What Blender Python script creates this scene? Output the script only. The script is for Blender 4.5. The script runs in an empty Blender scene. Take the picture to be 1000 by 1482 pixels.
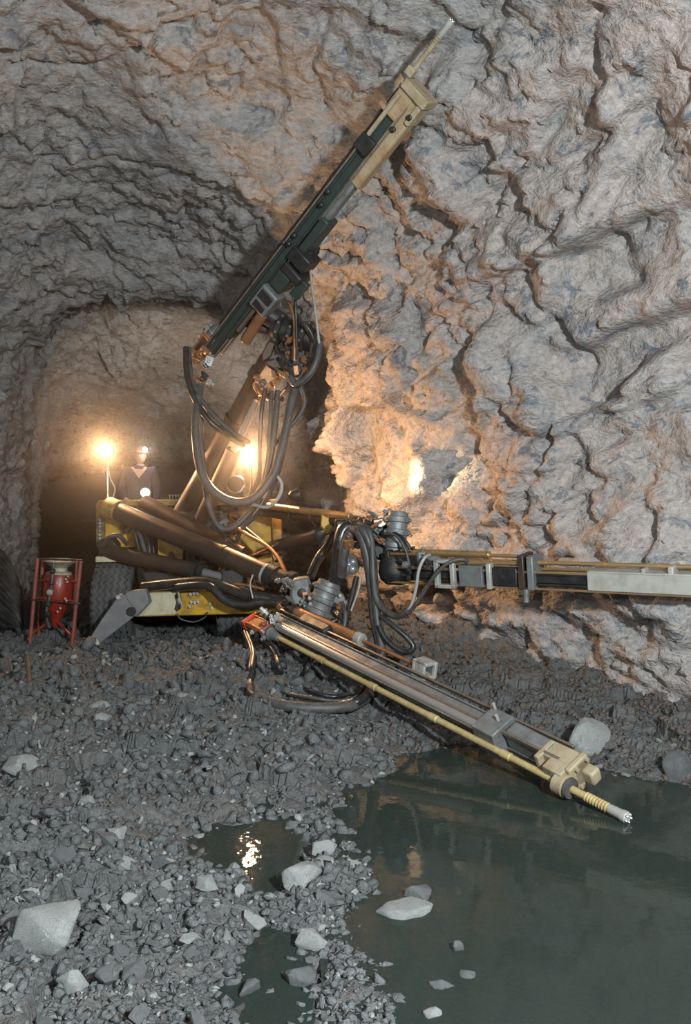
import bpy, bmesh, math, random
import numpy as np
from mathutils import Vector, Matrix

# ------------------------------------------------------------------ camera, world, lights, exposure
SC = bpy.context.scene
COL = SC.collection
F = 1300.0                      # focal length in pixels of the 1000 x 1482 frame
CAMZ = 2.1
PITCH = math.atan(41 / F)       # the lens looks a little below the horizon

cam_data = bpy.data.cameras.new('camera')
cam = bpy.data.objects.new('camera', cam_data)
COL.objects.link(cam)
cam_data.sensor_fit = 'VERTICAL'
cam_data.sensor_height = 36.0
cam_data.lens = 36.0 * F / 1482.0
cam_data.clip_end = 200
cam.location = (0, 0, CAMZ)
cam.rotation_euler = (math.pi / 2 - PITCH, 0, 0)
SC.camera = cam

world = bpy.data.worlds.new('world')
SC.world = world
world.use_nodes = True
world.node_tree.nodes['Background'].inputs[0].default_value = (0.55, 0.68, 0.8, 1)
world.node_tree.nodes['Background'].inputs[1].default_value = 0.006

def area_light(name, loc, target, size, power, color):
    l = bpy.data.lights.new(name, 'AREA')
    l.shape = 'DISK'; l.size = size; l.energy = power; l.color = color
    o = bpy.data.objects.new(name, l); COL.objects.link(o)
    o.location = loc
    o.rotation_euler = (Vector(target) - Vector(loc)).to_track_quat('-Z', 'Y').to_euler()
    return o
# the photographer's two lamps, beside and above the camera
area_light('flash_key', (2.3, -0.2, 3.5), (0.2, 9.5, 3.0), 0.35, 1080, (0.88, 0.96, 1.0))
area_light('flash_fill', (-2.4, -0.6, 3.2), (0.5, 9, 3.0), 0.6, 180, (0.88, 0.96, 1.0))

SC.view_settings.view_transform = 'Standard'
SC.view_settings.look = 'None'
SC.view_settings.gamma = 1.0
SC.view_settings.use_curve_mapping = False
SC.view_settings.exposure = 0.0
SC.cycles.max_bounces = 6
SC.cycles.diffuse_bounces = 3
SC.cycles.glossy_bounces = 3
SC.cycles.transparent_max_bounces = 8
SC.cycles.volume_bounces = 0
SC.cycles.sample_clamp_indirect = 4.0
SC.cycles.caustics_reflective = False
SC.cycles.caustics_refractive = False

random.seed(7)
RNG = np.random.default_rng(11)

# ------------------------------------------------------------------ pixel -> world helpers
_c, _s = math.cos(PITCH), math.sin(PITCH)
def ray(px, py):
    a = (px - 500) / F; b = (py - 741) / F
    return Vector((a, _c - b * _s, -_s - b * _c))
def P(px, py, D):
    r = ray(px, py); t = D / r.y
    return Vector((r.x * t, D, CAMZ + r.z * t))
def PZ(px, py, z):
    r = ray(px, py); t = (z - CAMZ) / r.z
    return Vector((r.x * t, r.y * t, z))

# ------------------------------------------------------------------ vectorised noise
def _hash(ix, iy, iz, seed):
    h = (ix.astype(np.int64) * 374761393 + iy.astype(np.int64) * 668265263 + iz.astype(np.int64) * 2147483647 + seed * 974711) & 0xFFFFFFFF
    h = ((h ^ (h >> 13)) * 1274126177) & 0xFFFFFFFF
    h = ((h ^ (h >> 16)) * 2246822519) & 0xFFFFFFFF
    h = h ^ (h >> 15)
    return h
def _h01(h, k):
    g = ((h + k * 0x9E3779B9) * 2654435761) & 0xFFFFFFFF
    g = ((g ^ (g >> 15)) * 2246822519) & 0xFFFFFFFF
    g = g ^ (g >> 13)
    return (g / 4294967296.0).astype(np.float32)
def gnoise(p, seed=0):
    p = np.asarray(p, np.float32)
    i = np.floor(p).astype(np.int64); f = p - i
    w = f * f * f * (f * (f * 6 - 15) + 10)
    out = np.zeros(len(p), np.float32)
    for dx in (0, 1):
        for dy in (0, 1):
            for dz in (0, 1):
                h = _hash(i[:, 0] + dx, i[:, 1] + dy, i[:, 2] + dz, seed)
                g = (_h01(h, 1) - .5) * (f[:, 0] - dx) + (_h01(h, 2) - .5) * (f[:, 1] - dy) + (_h01(h, 3) - .5) * (f[:, 2] - dz)
                wx = w[:, 0] if dx else 1 - w[:, 0]
                wy = w[:, 1] if dy else 1 - w[:, 1]
                wz = w[:, 2] if dz else 1 - w[:, 2]
                out += g * wx * wy * wz
    return out * 2.2
def fbm(p, octaves, seed=0, gain=.5):
    a, s, out = 1.0, 1.0, 0
    for k in range(octaves):
        out = out + a * gnoise(p * s, seed + 17 * k)
        a *= gain; s *= 2.03
    return out
def facets(p, seed=0, tilt=.9):
    """broken-rock relief: every Voronoi cell is a tilted plane with its own height"""
    p = np.asarray(p, np.float32)
    i = np.floor(p).astype(np.int64)
    f1 = np.full(len(p), 9, np.float32); f2 = f1.copy(); val = np.zeros(len(p), np.float32)
    for dx in (-1, 0, 1):
        for dy in (-1, 0, 1):
            for dz in (-1, 0, 1):
                jx, jy, jz = i[:, 0] + dx, i[:, 1] + dy, i[:, 2] + dz
                h = _hash(jx, jy, jz, seed)
                vx = p[:, 0] - (jx + .1 + .8 * _h01(h, 1))
                vy = p[:, 1] - (jy + .1 + .8 * _h01(h, 2))
                vz = p[:, 2] - (jz + .1 + .8 * _h01(h, 3))
                d = vx * vx + vy * vy + vz * vz
                v = (_h01(h, 4) - .5) + tilt * ((_h01(h, 5) - .5) * vx + (_h01(h, 6) - .5) * vy + (_h01(h, 7) - .5) * vz)
                near = d < f1
                f2 = np.where(near, f1, np.minimum(f2, d))
                f1 = np.where(near, d, f1)
                val = np.where(near, v, val)
    return val, np.sqrt(f2) - np.sqrt(f1)
def sstep(a, b, x):
    t = np.clip((x - a) / (b - a), 0, 1)
    return t * t * (3 - 2 * t)

# ------------------------------------------------------------------ materials
MATS = {}
def new_mat(name):
    m = bpy.data.materials.new(name); m.use_nodes = True
    nt = m.node_tree
    return m, nt, nt.nodes['Principled BSDF']
def node(nt, typ, **kw):
    n = nt.nodes.new(typ)
    for k, v in kw.items():
        if k.startswith('i_'):
            n.inputs[k[2:].replace('_', ' ')].default_value = v
        else:
            setattr(n, k, v)
    return n
def ramp(nt, stops):
    r = nt.nodes.new('ShaderNodeValToRGB')
    el = r.color_ramp.elements
    while len(el) < len(stops): el.new(.5)
    for e, (pos, c) in zip(el, stops):
        e.position = pos; e.color = (c[0], c[1], c[2], 1) if not isinstance(c, float) else (c, c, c, 1)
    return r
def mixc(nt, fac, a, b, mode='MIX'):
    m = nt.nodes.new('ShaderNodeMix'); m.data_type = 'RGBA'; m.blend_type = mode
    def put(sock, v):
        if hasattr(v, 'links'): nt.links.new(v, sock)
        elif isinstance(v, float): sock.default_value = v
        else: sock.default_value = (v[0], v[1], v[2], 1)
    put(m.inputs[0], fac); put(m.inputs[6], a); put(m.inputs[7], b)
    return m.outputs[2]
def simple(name, color, rough=.5, metal=0.0, dirt=None, dirt_amt=.5, scale=9.0, bump=.15, coat=0.0):
    """painted or bare machine surface with blotchy grime of its own"""
    m, nt, b = new_mat(name)
    tc = node(nt, 'ShaderNodeTexCoord')
    n1 = node(nt, 'ShaderNodeTexNoise', i_Scale=scale, i_Detail=8.0, i_Roughness=.65)
    nt.links.new(tc.outputs['Object'], n1.inputs['Vector'])
    if dirt is not None:
        lo = .60 - .35 * dirt_amt
        r = ramp(nt, [(max(0, lo), 0.0), (min(1, lo + .34), 1.0)])
        nt.links.new(n1.outputs[0], r.inputs[0])
        c = mixc(nt, r.outputs[0], color, dirt)
        nt.links.new(c, b.inputs['Base Color'])
        rr = ramp(nt, [(0.0, float(rough)), (1.0, float(min(1, rough + .3)))])
        nt.links.new(r.outputs[0], rr.inputs[0])
        nt.links.new(rr.outputs[0], b.inputs['Roughness'])
    else:
        b.inputs['Base Color'].default_value = (*color, 1)
        b.inputs['Roughness'].default_value = rough
    b.inputs['Metallic'].default_value = metal
    b.inputs['Coat Weight'].default_value = coat
    if bump:
        n2 = node(nt, 'ShaderNodeTexNoise', i_Scale=scale * 6, i_Detail=4.0)
        nt.links.new(tc.outputs['Object'], n2.inputs['Vector'])
        bp = node(nt, 'ShaderNodeBump', i_Strength=bump, i_Distance=.01)
        nt.links.new(n2.outputs[0], bp.inputs['Height'])
        nt.links.new(bp.outputs[0], b.inputs['Normal'])
    MATS[name] = m
    return m
def emit(name, color, strength):
    m, nt, b = new_mat(name)
    b.inputs['Base Color'].default_value = (*color, 1)
    b.inputs['Emission Color'].default_value = (*color, 1)
    b.inputs['Emission Strength'].default_value = strength
    MATS[name] = m
    return m

simple('yellow', (.55, .31, .022), .42, 0, (.045, .033, .022), .50, 6)
simple('yellow_dirty', (.34, .21, .04), .55, 0, (.035, .028, .02), .75, 7)
simple('pale_plate', (.36, .35, .31), .55, .1, (.22, .19, .15), .4, 6)
simple('lamplit_rail', (.60, .40, .20), .32, .8, (.20, .12, .06), .35, 9)  # the warm lamp light on the metal is put into this golden colour
simple('cream', (.52, .48, .33), .55, 0, (.30, .24, .11), .4, 7)
simple('tan', (.36, .30, .20), .6, .1, (.22, .15, .07), .55, 8)
simple('rusty_tan', (.36, .28, .17), .6, .1, (.26, .13, .045), .55, 7)
simple('boom_brown', (.050, .038, .031), .40, .4, (.10, .05, .026), .5, 5)
simple('black_iron', (.028, .029, .030), .42, .5, (.06, .05, .04), .5, 8)
simple('dark_green', (.035, .055, .045), .45, .2, (.025, .025, .022), .6, 7)
simple('grey_steel', (.20, .21, .21), .5, .4, (.09, .08, .07), .5, 7)
simple('light_steel', (.42, .41, .38), .5, .3, (.2, .18, .15), .45, 8)
simple('jack_grey', (.15, .15, .155), .55, .3, (.24, .23, .20), .5, 8)
simple('rail_worn', (.42, .36, .30), .3, .85, (.10, .08, .06), .4, 9)
simple('chrome', (.66, .66, .66), .30, .85, None, 0, 9, .02)
simple('drill_rod', (.50, .40, .19), .5, .25, (.28, .17, .06), .45, 6)
simple('copper_pipe', (.40, .19, .085), .38, .55, (.1, .06, .04), .4, 8)
simple('hose_black', (.016, .016, .017), .28, 0, (.05, .047, .042), .5, 10, .1)
simple('hose_grey', (.048, .046, .044), .45, 0, (.10, .095, .085), .5, 10, .15)
simple('hose_pale', (.34, .33, .30), .5, 0, (.2, .17, .14), .4, 10, .1)
simple('rubber', (.060, .062, .062), .8, 0, (.12, .122, .118), .55, 7, .2)
simple('red', (.24, .02, .009), .32, 0, (.09, .015, .01), .45, 7, .1, .3)
simple('red_pink', (.25, .06, .045), .45, 0, (.12, .03, .02), .5, 8)
simple('bright_red', (.55, .05, .015), .4, 0, (.2, .02, .01), .35, 8)
simple('pot_top', (.42, .40, .30), .6, 0, (.12, .11, .09), .55, 10)
simple('wood', (.10, .055, .03), .7, 0, (.05, .03, .02), .5, 12)
simple('coverall', (.030, .020, .034), .85, 0, (.045, .03, .04), .4, 10, .3)
simple('skin', (.42, .25, .18), .55, 0, None, 0, 9, .05)
simple('helmet', (.26, .13, .09), .4, 0, (.18, .09, .06), .3, 9, .05)
simple('glass_grey', (.45, .47, .48), .12, .6, None, 0, 9, 0)
emit('lamp_lens', (1.0, .80, .48), 85)
emit('cap_lens', (1.0, .93, .78), 55)
emit('deck_lens', (1.0, .90, .74), 1.0)

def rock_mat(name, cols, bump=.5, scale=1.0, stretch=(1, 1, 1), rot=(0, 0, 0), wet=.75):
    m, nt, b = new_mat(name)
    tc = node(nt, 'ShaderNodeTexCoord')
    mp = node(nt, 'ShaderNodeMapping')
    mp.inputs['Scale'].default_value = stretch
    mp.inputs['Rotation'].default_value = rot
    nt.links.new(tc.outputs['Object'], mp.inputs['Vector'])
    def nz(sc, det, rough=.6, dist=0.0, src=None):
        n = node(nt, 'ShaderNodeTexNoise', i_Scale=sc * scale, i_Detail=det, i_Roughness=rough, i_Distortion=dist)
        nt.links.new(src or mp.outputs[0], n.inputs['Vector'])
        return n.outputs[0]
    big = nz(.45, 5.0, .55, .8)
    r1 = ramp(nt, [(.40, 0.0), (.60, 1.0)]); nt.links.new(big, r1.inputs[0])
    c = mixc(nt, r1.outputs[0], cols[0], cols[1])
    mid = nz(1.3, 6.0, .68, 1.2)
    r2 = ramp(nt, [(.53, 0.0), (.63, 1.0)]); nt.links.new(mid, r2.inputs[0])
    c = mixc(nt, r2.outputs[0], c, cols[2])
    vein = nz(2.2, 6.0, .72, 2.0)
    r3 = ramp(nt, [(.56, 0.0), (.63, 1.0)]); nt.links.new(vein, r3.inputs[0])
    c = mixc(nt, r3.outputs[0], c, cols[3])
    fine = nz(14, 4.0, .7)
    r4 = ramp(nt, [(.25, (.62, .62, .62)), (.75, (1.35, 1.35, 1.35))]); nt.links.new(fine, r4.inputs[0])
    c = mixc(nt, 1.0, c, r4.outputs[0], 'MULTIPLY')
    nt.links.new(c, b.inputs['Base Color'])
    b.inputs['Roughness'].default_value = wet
    b.inputs['Specular IOR Level'].default_value = .35
    vo = node(nt, 'ShaderNodeTexVoronoi', i_Scale=9.0 * scale)
    vo.distance = 'CHEBYCHEV'
    wp = node(nt, 'ShaderNodeTexNoise', i_Scale=3.0 * scale, i_Detail=0.0)
    nt.links.new(mp.outputs[0], wp.inputs['Vector'])
    ad = node(nt, 'ShaderNodeVectorMath', operation='MULTIPLY_ADD')
    nt.links.new(wp.outputs[1], ad.inputs[0]); ad.inputs[1].default_value = (.5, .5, .5)
    nt.links.new(mp.outputs[0], ad.inputs[2])
    nt.links.new(ad.outputs[0], vo.inputs['Vector'])
    f2 = nz(22, 3.0, .65, 0.0)
    mm = node(nt, 'ShaderNodeMath', operation='MULTIPLY_ADD'); mm.inputs[1].default_value = .55
    nt.links.new(vo.outputs['Distance'], mm.inputs[0]); nt.links.new(f2, mm.inputs[2])
    bp = node(nt, 'ShaderNodeBump', i_Strength=bump, i_Distance=.06)
    nt.links.new(mm.outputs[0], bp.inputs['Height'])
    nt.links.new(bp.outputs[0], b.inputs['Normal'])
    MATS[name] = m
    return m
rock_mat('rock_wall', [(.32, .295, .275), (.36, .31, .28), (.26, .255, .25), (.145, .155, .172)], .62, 1.0, (1, 1, 1.2), (0, .5, .3))
rock_mat('rock_roof', [(.285, .28, .27), (.32, .295, .275), (.23, .232, .232), (.14, .145, .152)], .55, 1.0, (.8, 1.0, 1.7), (.2, .4, .5))
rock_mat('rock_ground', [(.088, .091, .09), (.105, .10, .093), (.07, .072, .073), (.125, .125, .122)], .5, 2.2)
rock_mat('rock_stone', [(.128, .134, .134), (.10, .104, .103), (.086, .09, .092), (.17, .17, .165)], .5, 3.0)
rock_mat('rock_pale', [(.27, .28, .265), (.235, .245, .235), (.20, .21, .20), (.31, .31, .295)], .45, 2.4)

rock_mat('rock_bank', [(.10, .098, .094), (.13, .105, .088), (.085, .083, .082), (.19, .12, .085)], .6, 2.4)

def water_mat(name, ripple):
    m, nt, b = new_mat(name)
    b.inputs['Base Color'].default_value = (.040, .054, .046, 1)
    b.inputs['Roughness'].default_value = .03
    b.inputs['IOR'].default_value = 1.333
    tc = node(nt, 'ShaderNodeTexCoord')
    n = node(nt, 'ShaderNodeTexNoise', i_Scale=7.0, i_Detail=3.0)
    nt.links.new(tc.outputs['Object'], n.inputs['Vector'])
    bp = node(nt, 'ShaderNodeBump', i_Strength=ripple, i_Distance=.012)
    nt.links.new(n.outputs[0], bp.inputs['Height']); nt.links.new(bp.outputs[0], b.inputs['Normal'])
    tr = node(nt, 'ShaderNodeBsdfTransparent'); tr.inputs[0].default_value = (.75, .86, .80, 1)
    lw = node(nt, 'ShaderNodeFresnel', i_IOR=1.333)
    sub = node(nt, 'ShaderNodeMath', operation='SUBTRACT'); sub.inputs[0].default_value = .45
    nt.links.new(lw.outputs[0], sub.inputs[1]); sub.use_clamp = True
    mx = node(nt, 'ShaderNodeMixShader')
    nt.links.new(sub.outputs[0], mx.inputs[0]); nt.links.new(b.outputs[0], mx.inputs[1]); nt.links.new(tr.outputs[0], mx.inputs[2])
    nt.links.new(mx.outputs[0], nt.nodes['Material Output'].inputs[0])
    MATS[name] = m
water_mat('water', .10)
water_mat('puddle', .28)

# ------------------------------------------------------------------ object helpers
def tag(o, label=None, cat=None, group=None, kind=None):
    if label: o['label'] = label
    if cat: o['category'] = cat
    if group: o['group'] = group
    if kind: o['kind'] = kind
    return o
ORIGIN = {}
def link(o, parent=None):
    COL.objects.link(o)
    if parent is not None:
        o.parent = parent
        if parent.type == 'EMPTY':
            o.matrix_parent_inverse = Matrix.Translation(-parent.location)
    return o
def thing(name, loc, label, cat, group=None):
    o = bpy.data.objects.new(name, None)
    o.location = loc; o.empty_display_size = .2
    COL.objects.link(o)
    return tag(o, label, cat, group)
def mesh_obj(name, verts, faces, mat, parent=None, smooth=None):
    me = bpy.data.meshes.new(name)
    me.from_pydata([tuple(v) for v in verts], [], faces)
    if mat: me.materials.append(MATS[mat])
    if smooth is not None:
        me.shade_smooth(); me.set_sharp_from_angle(angle=math.radians(smooth))
    o = bpy.data.objects.new(name, me)
    return link(o, parent)

class Fr:
    """local frame along a machine member: s runs from A to B, u is the 'up' side, v the other side"""
    def __init__(s, A, B, up):
        s.A = Vector(A); s.B = Vector(B)
        s.L = (s.B - s.A).length
        s.e = (s.B - s.A).normalized()
        up = Vector(up)
        s.u = (up - s.e * up.dot(s.e)).normalized()
        s.v = s.e.cross(s.u)
    def p(s, a, u=0, v=0):
        return s.A + s.e * a + s.u * u + s.v * v

class MB:
    def __init__(s): s.V = []; s.Fc = []
    def add(s, vs, fs):
        n = len(s.V); s.V += [Vector(v) for v in vs]; s.Fc += [tuple(i + n for i in f) for f in fs]; return s
    def box(s, fr, s0, s1, u0, u1, v0, v1, taper=1.0):
        c = []
        for a, k in ((s0, 1.0), (s1, taper)):
            um, vm = (u0 + u1) / 2, (v0 + v1) / 2
            for u, v in ((u0, v0), (u1, v0), (u1, v1), (u0, v1)):
                c.append(fr.p(a, um + (u - um) * k, vm + (v - vm) * k))
        return s.add(c, [(3, 2, 1, 0), (4, 5, 6, 7), (0, 1, 5, 4), (1, 2, 6, 5), (2, 3, 7, 6), (3, 0, 4, 7)])
    def lathe(s, A, B, prof, n=20):
        """prof: list of (position along A->B in metres, radius)"""
        A = Vector(A); e = (Vector(B) - A).normalized()
        h = Vector((0, 0, 1)) if abs(e.z) < .9 else Vector((1, 0, 0))
        u = (h - e * h.dot(e)).normalized(); v = e.cross(u)
        vs, fs = [], []
        for a, r in prof:
            for k in range(n):
                t = 2 * math.pi * k / n
                vs.append(A + e * a + (u * math.cos(t) + v * math.sin(t)) * r)
        m = len(prof)
        for j in range(m - 1):
            for k in range(n):
                k2 = (k + 1) % n
                fs.append((j * n + k, j * n + k2, (j + 1) * n + k2, (j + 1) * n + k))
        fs.append(tuple(reversed(range(n)))); fs.append(tuple((m - 1) * n + k for k in range(n)))
        return s.add(vs, fs)
    def cyl(s, A, B, r, r2=None, n=16):
        L = (Vector(B) - Vector(A)).length
        return s.lathe(A, B, [(0, r), (L, r if r2 is None else r2)], n)
    def tube(s, pts, r, n=8, sub=6):
        pts = [Vector(p) for p in pts]
        q = []
        ext = [pts[0] * 2 - pts[1]] + pts + [pts[-1] * 2 - pts[-2]]
        for i in range(1, len(ext) - 2):
            p0, p1, p2, p3 = ext[i - 1:i + 3]
            for k in range(sub):
                t = k / sub
                q.append(.5 * ((2 * p1) + (p2 - p0) * t + (2 * p0 - 5 * p1 + 4 * p2 - p3) * t * t + (3 * p1 - p0 - 3 * p2 + p3) * t ** 3))
        q.append(pts[-1])
        e = (q[1] - q[0]).normalized()
        h = Vector((0, 0, 1)) if abs(e.z) < .9 else Vector((1, 0, 0))
        u = (h - e * h.dot(e)).normalized()
        vs, fs = [], []
        for i, p in enumerate(q):
            e = (q[min(i + 1, len(q) - 1)] - q[max(i - 1, 0)]).normalized()
            u = (u - e * u.dot(e)).normalized(); v = e.cross(u)
            rr = r(i / (len(q) - 1)) if callable(r) else r
            for k in range(n):
                t = 2 * math.pi * k / n
                vs.append(p + (u * math.cos(t) + v * math.sin(t)) * rr)
        for j in range(len(q) - 1):
            for k in range(n):
                k2 = (k + 1) % n
                fs.append((j * n + k, j * n + k2, (j + 1) * n + k2, (j + 1) * n + k))
        fs.append(tuple(reversed(range(n)))); fs.append(tuple((len(q) - 1) * n + k for k in range(n)))
        return s.add(vs, fs)
    def prism(s, pix, D, depth, dslope=0.0):
        """outline given by frame pixels on a plate standing at distance D, with real thickness"""
        f = [P(x, y, D + dslope * (x - pix[0][0])) for x, y in pix]
        b = [p + Vector((0, depth, 0)) for p in f]
        n = len(f)
        fs = [tuple(reversed(range(n))), tuple(range(n, 2 * n))]
        for i in range(n):
            j = (i + 1) % n
            fs.append((i, j, n + j, n + i))
        return s.add(f + b, fs)
    def build(s, name, mat, parent=None, bevel=0.0, smooth=35, label=None):
        o = mesh_obj(name, s.V, s.Fc, mat, parent, smooth)
        bm = bmesh.new(); bm.from_mesh(o.data); bmesh.ops.recalc_face_normals(bm, faces=bm.faces); bm.to_mesh(o.data); bm.free()
        o.data.set_sharp_from_angle(angle=math.radians(smooth))
        if bevel:
            m = o.modifiers.new('bevel', 'BEVEL'); m.width = bevel; m.segments = 2; m.limit_method = 'ANGLE'; m.angle_limit = math.radians(40)
        if label: o['label'] = label
        return o

# ------------------------------------------------------------------ the cave: walls and roof as one lofted, fractured surface
KD = np.array([-4, 0, 5, 7, 8.5, 9.9, 11.2, 12.3, 13.0, 13.7, 14.5, 15.5, 18, 21.5, 23.5, 27, 34, 48])
KXR = np.array([5.6, 5.6, 5.1, 4.3, 3.45, 2.3, 1.2, .42, .05, .0, -.10, -.25, -.8, -2.0, -2.7, -3.2, -4.2, -6.5])
KXL = np.array([-7.2, -7.0, -6.8, -6.6, -6.5, -6.4, -6.3, -6.2, -6.1, -5.95, -5.62, -5.55, -6.3, -7.5, -8.2, -9.6, -12.0, -17])
KZR = np.array([7.4, 7.5, 7.5, 7.4, 7.25, 6.95, 6.55, 6.15, 5.85, 5.5, 5.0, 5.5, 4.8, 3.45, 2.85, 2.8, 2.8, 2.8])
KN = np.array([2.6, 2.6, 2.6, 2.6, 2.6, 2.6, 2.6, 2.7, 2.9, 3.2, 3.8, 4.0, 4.0, 4.0, 4.0, 4.0, 4.0, 4.0])
def kint(K, d):
    # smooth (monotone-ish) interpolation of the station table
    fine = np.linspace(KD[0], KD[-1], 1400)
    y = np.interp(fine, KD, K)
    k = np.ones(15) / 15
    yp = np.concatenate([np.full(7, y[0]), y, np.full(7, y[-1])])
    return np.interp(d, fine, np.convolve(yp, k, 'valid'))
def XR(d): return kint(KXR, d)
def XL(d): return kint(KXL, d)

def build_cave():
    ds = np.concatenate([np.arange(-4, 3.5, .25), np.arange(3.5, 7, .06), np.arange(7, 16.5, .036), np.arange(16.5, 24, .08), np.arange(24, 48.01, .5)])
    M = 520
    xr, xl, zr, nn = kint(KXR, ds), kint(KXL, ds), kint(KZR, ds), kint(KN, ds)
    th = np.linspace(math.pi, 0, 1600)
    G = np.zeros((len(ds), M, 3), np.float32)
    for j in range(len(ds)):
        xc, hw, n = (xr[j] + xl[j]) / 2, (xr[j] - xl[j]) / 2, nn[j]
        c, s = np.cos(th), np.sin(th)
        x = xc + hw * np.sign(c) * np.abs(c) ** (2 / n)
        z = -.6 + (zr[j] + .6) * np.abs(s) ** (2 / n)
        ln = np.concatenate([[0], np.cumsum(np.hypot(np.diff(x), np.diff(z)))])
        t = np.linspace(0, ln[-1], M)
        G[j, :, 0] = np.interp(t, ln, x); G[j, :, 1] = ds[j]; G[j, :, 2] = np.interp(t, ln, z)
    du = np.gradient(G, axis=0); dv = np.gradient(G, axis=1)
    N = np.cross(du, dv); N /= np.linalg.norm(N, axis=2, keepdims=True) + 1e-9
    cen = np.stack([(xr + xl) / 2, ds, zr * .4], 1)[:, None, :]
    flip = np.sign(np.sum((cen - G) * N, axis=2, keepdims=True)); N = N * flip       # towards the open space
    p = G.reshape(-1, 3).astype(np.float32)
    warp = np.stack([gnoise(p * 1.1, 91), gnoise(p * 1.1, 92), gnoise(p * 1.1, 93)], 1)
    # sheared bedding: facets are longer along a plunging direction
    ang = math.radians(28)
    R = np.array([[math.cos(ang), 0, -math.sin(ang)], [0, 1, 0], [math.sin(ang), 0, math.cos(ang)]], np.float32)
    q = (p @ R.T)
    wall = sstep(-3.6, -.4, p[:, 0]) * (1 - sstep(4.2, 6.4, p[:, 2]))               # right-hand wall: blockier
    b1, e1 = facets((q + .30 * warp) * np.array([.72, .72, 1.0], np.float32), 3, 1.5)
    b2, e2 = facets((q + .16 * warp) * np.array([1.7, 1.7, 2.5], np.float32), 5, 1.5)
    b3, e3 = facets((q + .06 * warp) * np.array([4.6, 4.6, 7.0], np.float32), 8, 1.6)
    def soft(f, n):
        f = f.reshape(len(ds), M)
        for _ in range(n):
            g = np.pad(f, 1, mode='edge'); f = (g[:-2, 1:-1] + 2 * g[1:-1, 1:-1] + g[2:, 1:-1]) / 4
            g = np.pad(f, 1, mode='edge'); f = (g[1:-1, :-2] + 2 * g[1:-1, 1:-1] + g[1:-1, 2:]) / 4
        return f.ravel()
    b1 = soft(b1, 2); b2 = soft(b2, 1)
    low = fbm(p * .33, 3, 21)
    mid = fbm(q * np.array([1.2, 1.2, 2.2], np.float32), 4, 33)
    fine = fbm(q * np.array([6.5, 6.5, 10], np.float32), 3, 55)
    amp = .55 + .45 * wall
    rough = .55 + .75 * sstep(-.25, .35, gnoise(p * .5, 77))
    d = .32 * low + .31 * b1 * amp + .18 * b2 * amp * rough + .080 * b3 * rough + .055 * mid + .012 * fine
    d -= .045 * amp * (1 - sstep(0, .045, e1)) * sstep(-.1, .25, gnoise(p * .9, 87)) + .05 * amp * rough * (1 - sstep(0, .07, e2))
    inner = sstep(13.5, 15.5, p[:, 1])
    d *= 1 - .10 * inner
    # a few long joints running across the wall and roof
    for (nx, ny, nz, off, w, dep) in ((.35, .2, .9, 3.9, .05, .16), (-.55, .15, .8, 2.2, .045, .12), (.75, .1, .6, 4.35, .05, .12), (.2, .5, .84, 8.9, .05, .12), (.9, .2, -.35, 3.2, .04, .10)):
        k = nx * p[:, 0] + ny * p[:, 1] + nz * p[:, 2] - off + .42 * fbm(p * .8, 3, 61 + int(off * 10))
        msk = sstep(-.1, .2, gnoise(p * .6 + off, 44))
        d -= dep * np.exp(-(k / w) ** 2) * msk
        d += .10 * sstep(-.5, 0, k) * (1 - sstep(0, .02, k)) * msk * amp
    # the named fractures and ledges of this face, each laid on the rock surface where the photograph shows it
    vy = p[:, 1] * _c - (p[:, 2] - CAMZ) * _s
    vz = p[:, 1] * _s + (p[:, 2] - CAMZ) * _c
    sx = 500 + F * p[:, 0] / np.maximum(vy, .1); sy = 741 - F * vz / np.maximum(vy, .1)
    def on_rock(a, b):
        e = (sx - a) ** 2 + (sy - b) ** 2 + np.where((vy < 5) | (vy > 16), 1e6, 0)
        return p[int(np.argmin(e))]
    for pts, w, dep, lip in ((((1010, 452), (940, 468), (880, 486), (835, 502)), .06, .16, .16), (((735, 380), (775, 440), (812, 492), (832, 560), (800, 640)), .05, .13, .05),
                             (((655, 345), (698, 395), (704, 455), (675, 500), (622, 540), (595, 562)), .05, .11, -.09), (((1010, 555), (930, 590), (880, 602), (800, 640), (735, 592)), .05, .12, .10),
                             (((690, 300), (770, 215), (840, 90), (860, 20)), .06, .12, .05), (((820, 235), (900, 170), (1010, 95)), .06, .13, .06), (((715, 402), (800, 376), (872, 346), (925, 310)), .05, .16, .13),
                             (((480, 605), (560, 580), (640, 602), (700, 562), (745, 592)), .05, .10, -.08), (((640, 700), (690, 640), (720, 600)), .05, .10, .06), (((470, 20), (452, 90), (464, 165)), .05, .12, .03),
                             (((60, 240), (180, 225), (290, 232), (400, 290)), .06, .10, .07), (((20, 90), (120, 110), (200, 60)), .05, .09, .05), (((870, 700), (800, 760), (770, 830)), .05, .10, .04), (((560, 700), (580, 760), (575, 830)), .05, .09, .04)):
        q3 = np.array([on_rock(a, b) for a, b in pts])
        wob = .10 * np.stack([gnoise(p * 2.3, 201), gnoise(p * 2.3, 202), gnoise(p * 2.3, 203)], 1)
        pw = p + wob
        best = np.full(len(p), 9.0); side = np.zeros(len(p))
        for a, b in zip(q3[:-1], q3[1:]):
            ab = b - a
            t = np.clip(((pw - a) @ ab) / (ab @ ab), 0, 1)
            v = pw - (a + t[:, None] * ab)
            di = np.linalg.norm(v, axis=1)
            m_ = di < best
            best = np.where(m_, di, best); side = np.where(m_, v[:, 2], side)
        d -= dep * np.exp(-(best / w) ** 2)
        d += lip * np.tanh(side / .05) * np.exp(-(best / .38) ** 2)
    G2 = G + N * d.reshape(len(ds), M, 1)
    # split by height along the section: left wall, roof, right wall
    j0, j1 = int(M * .27), int(M * .66)
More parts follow.
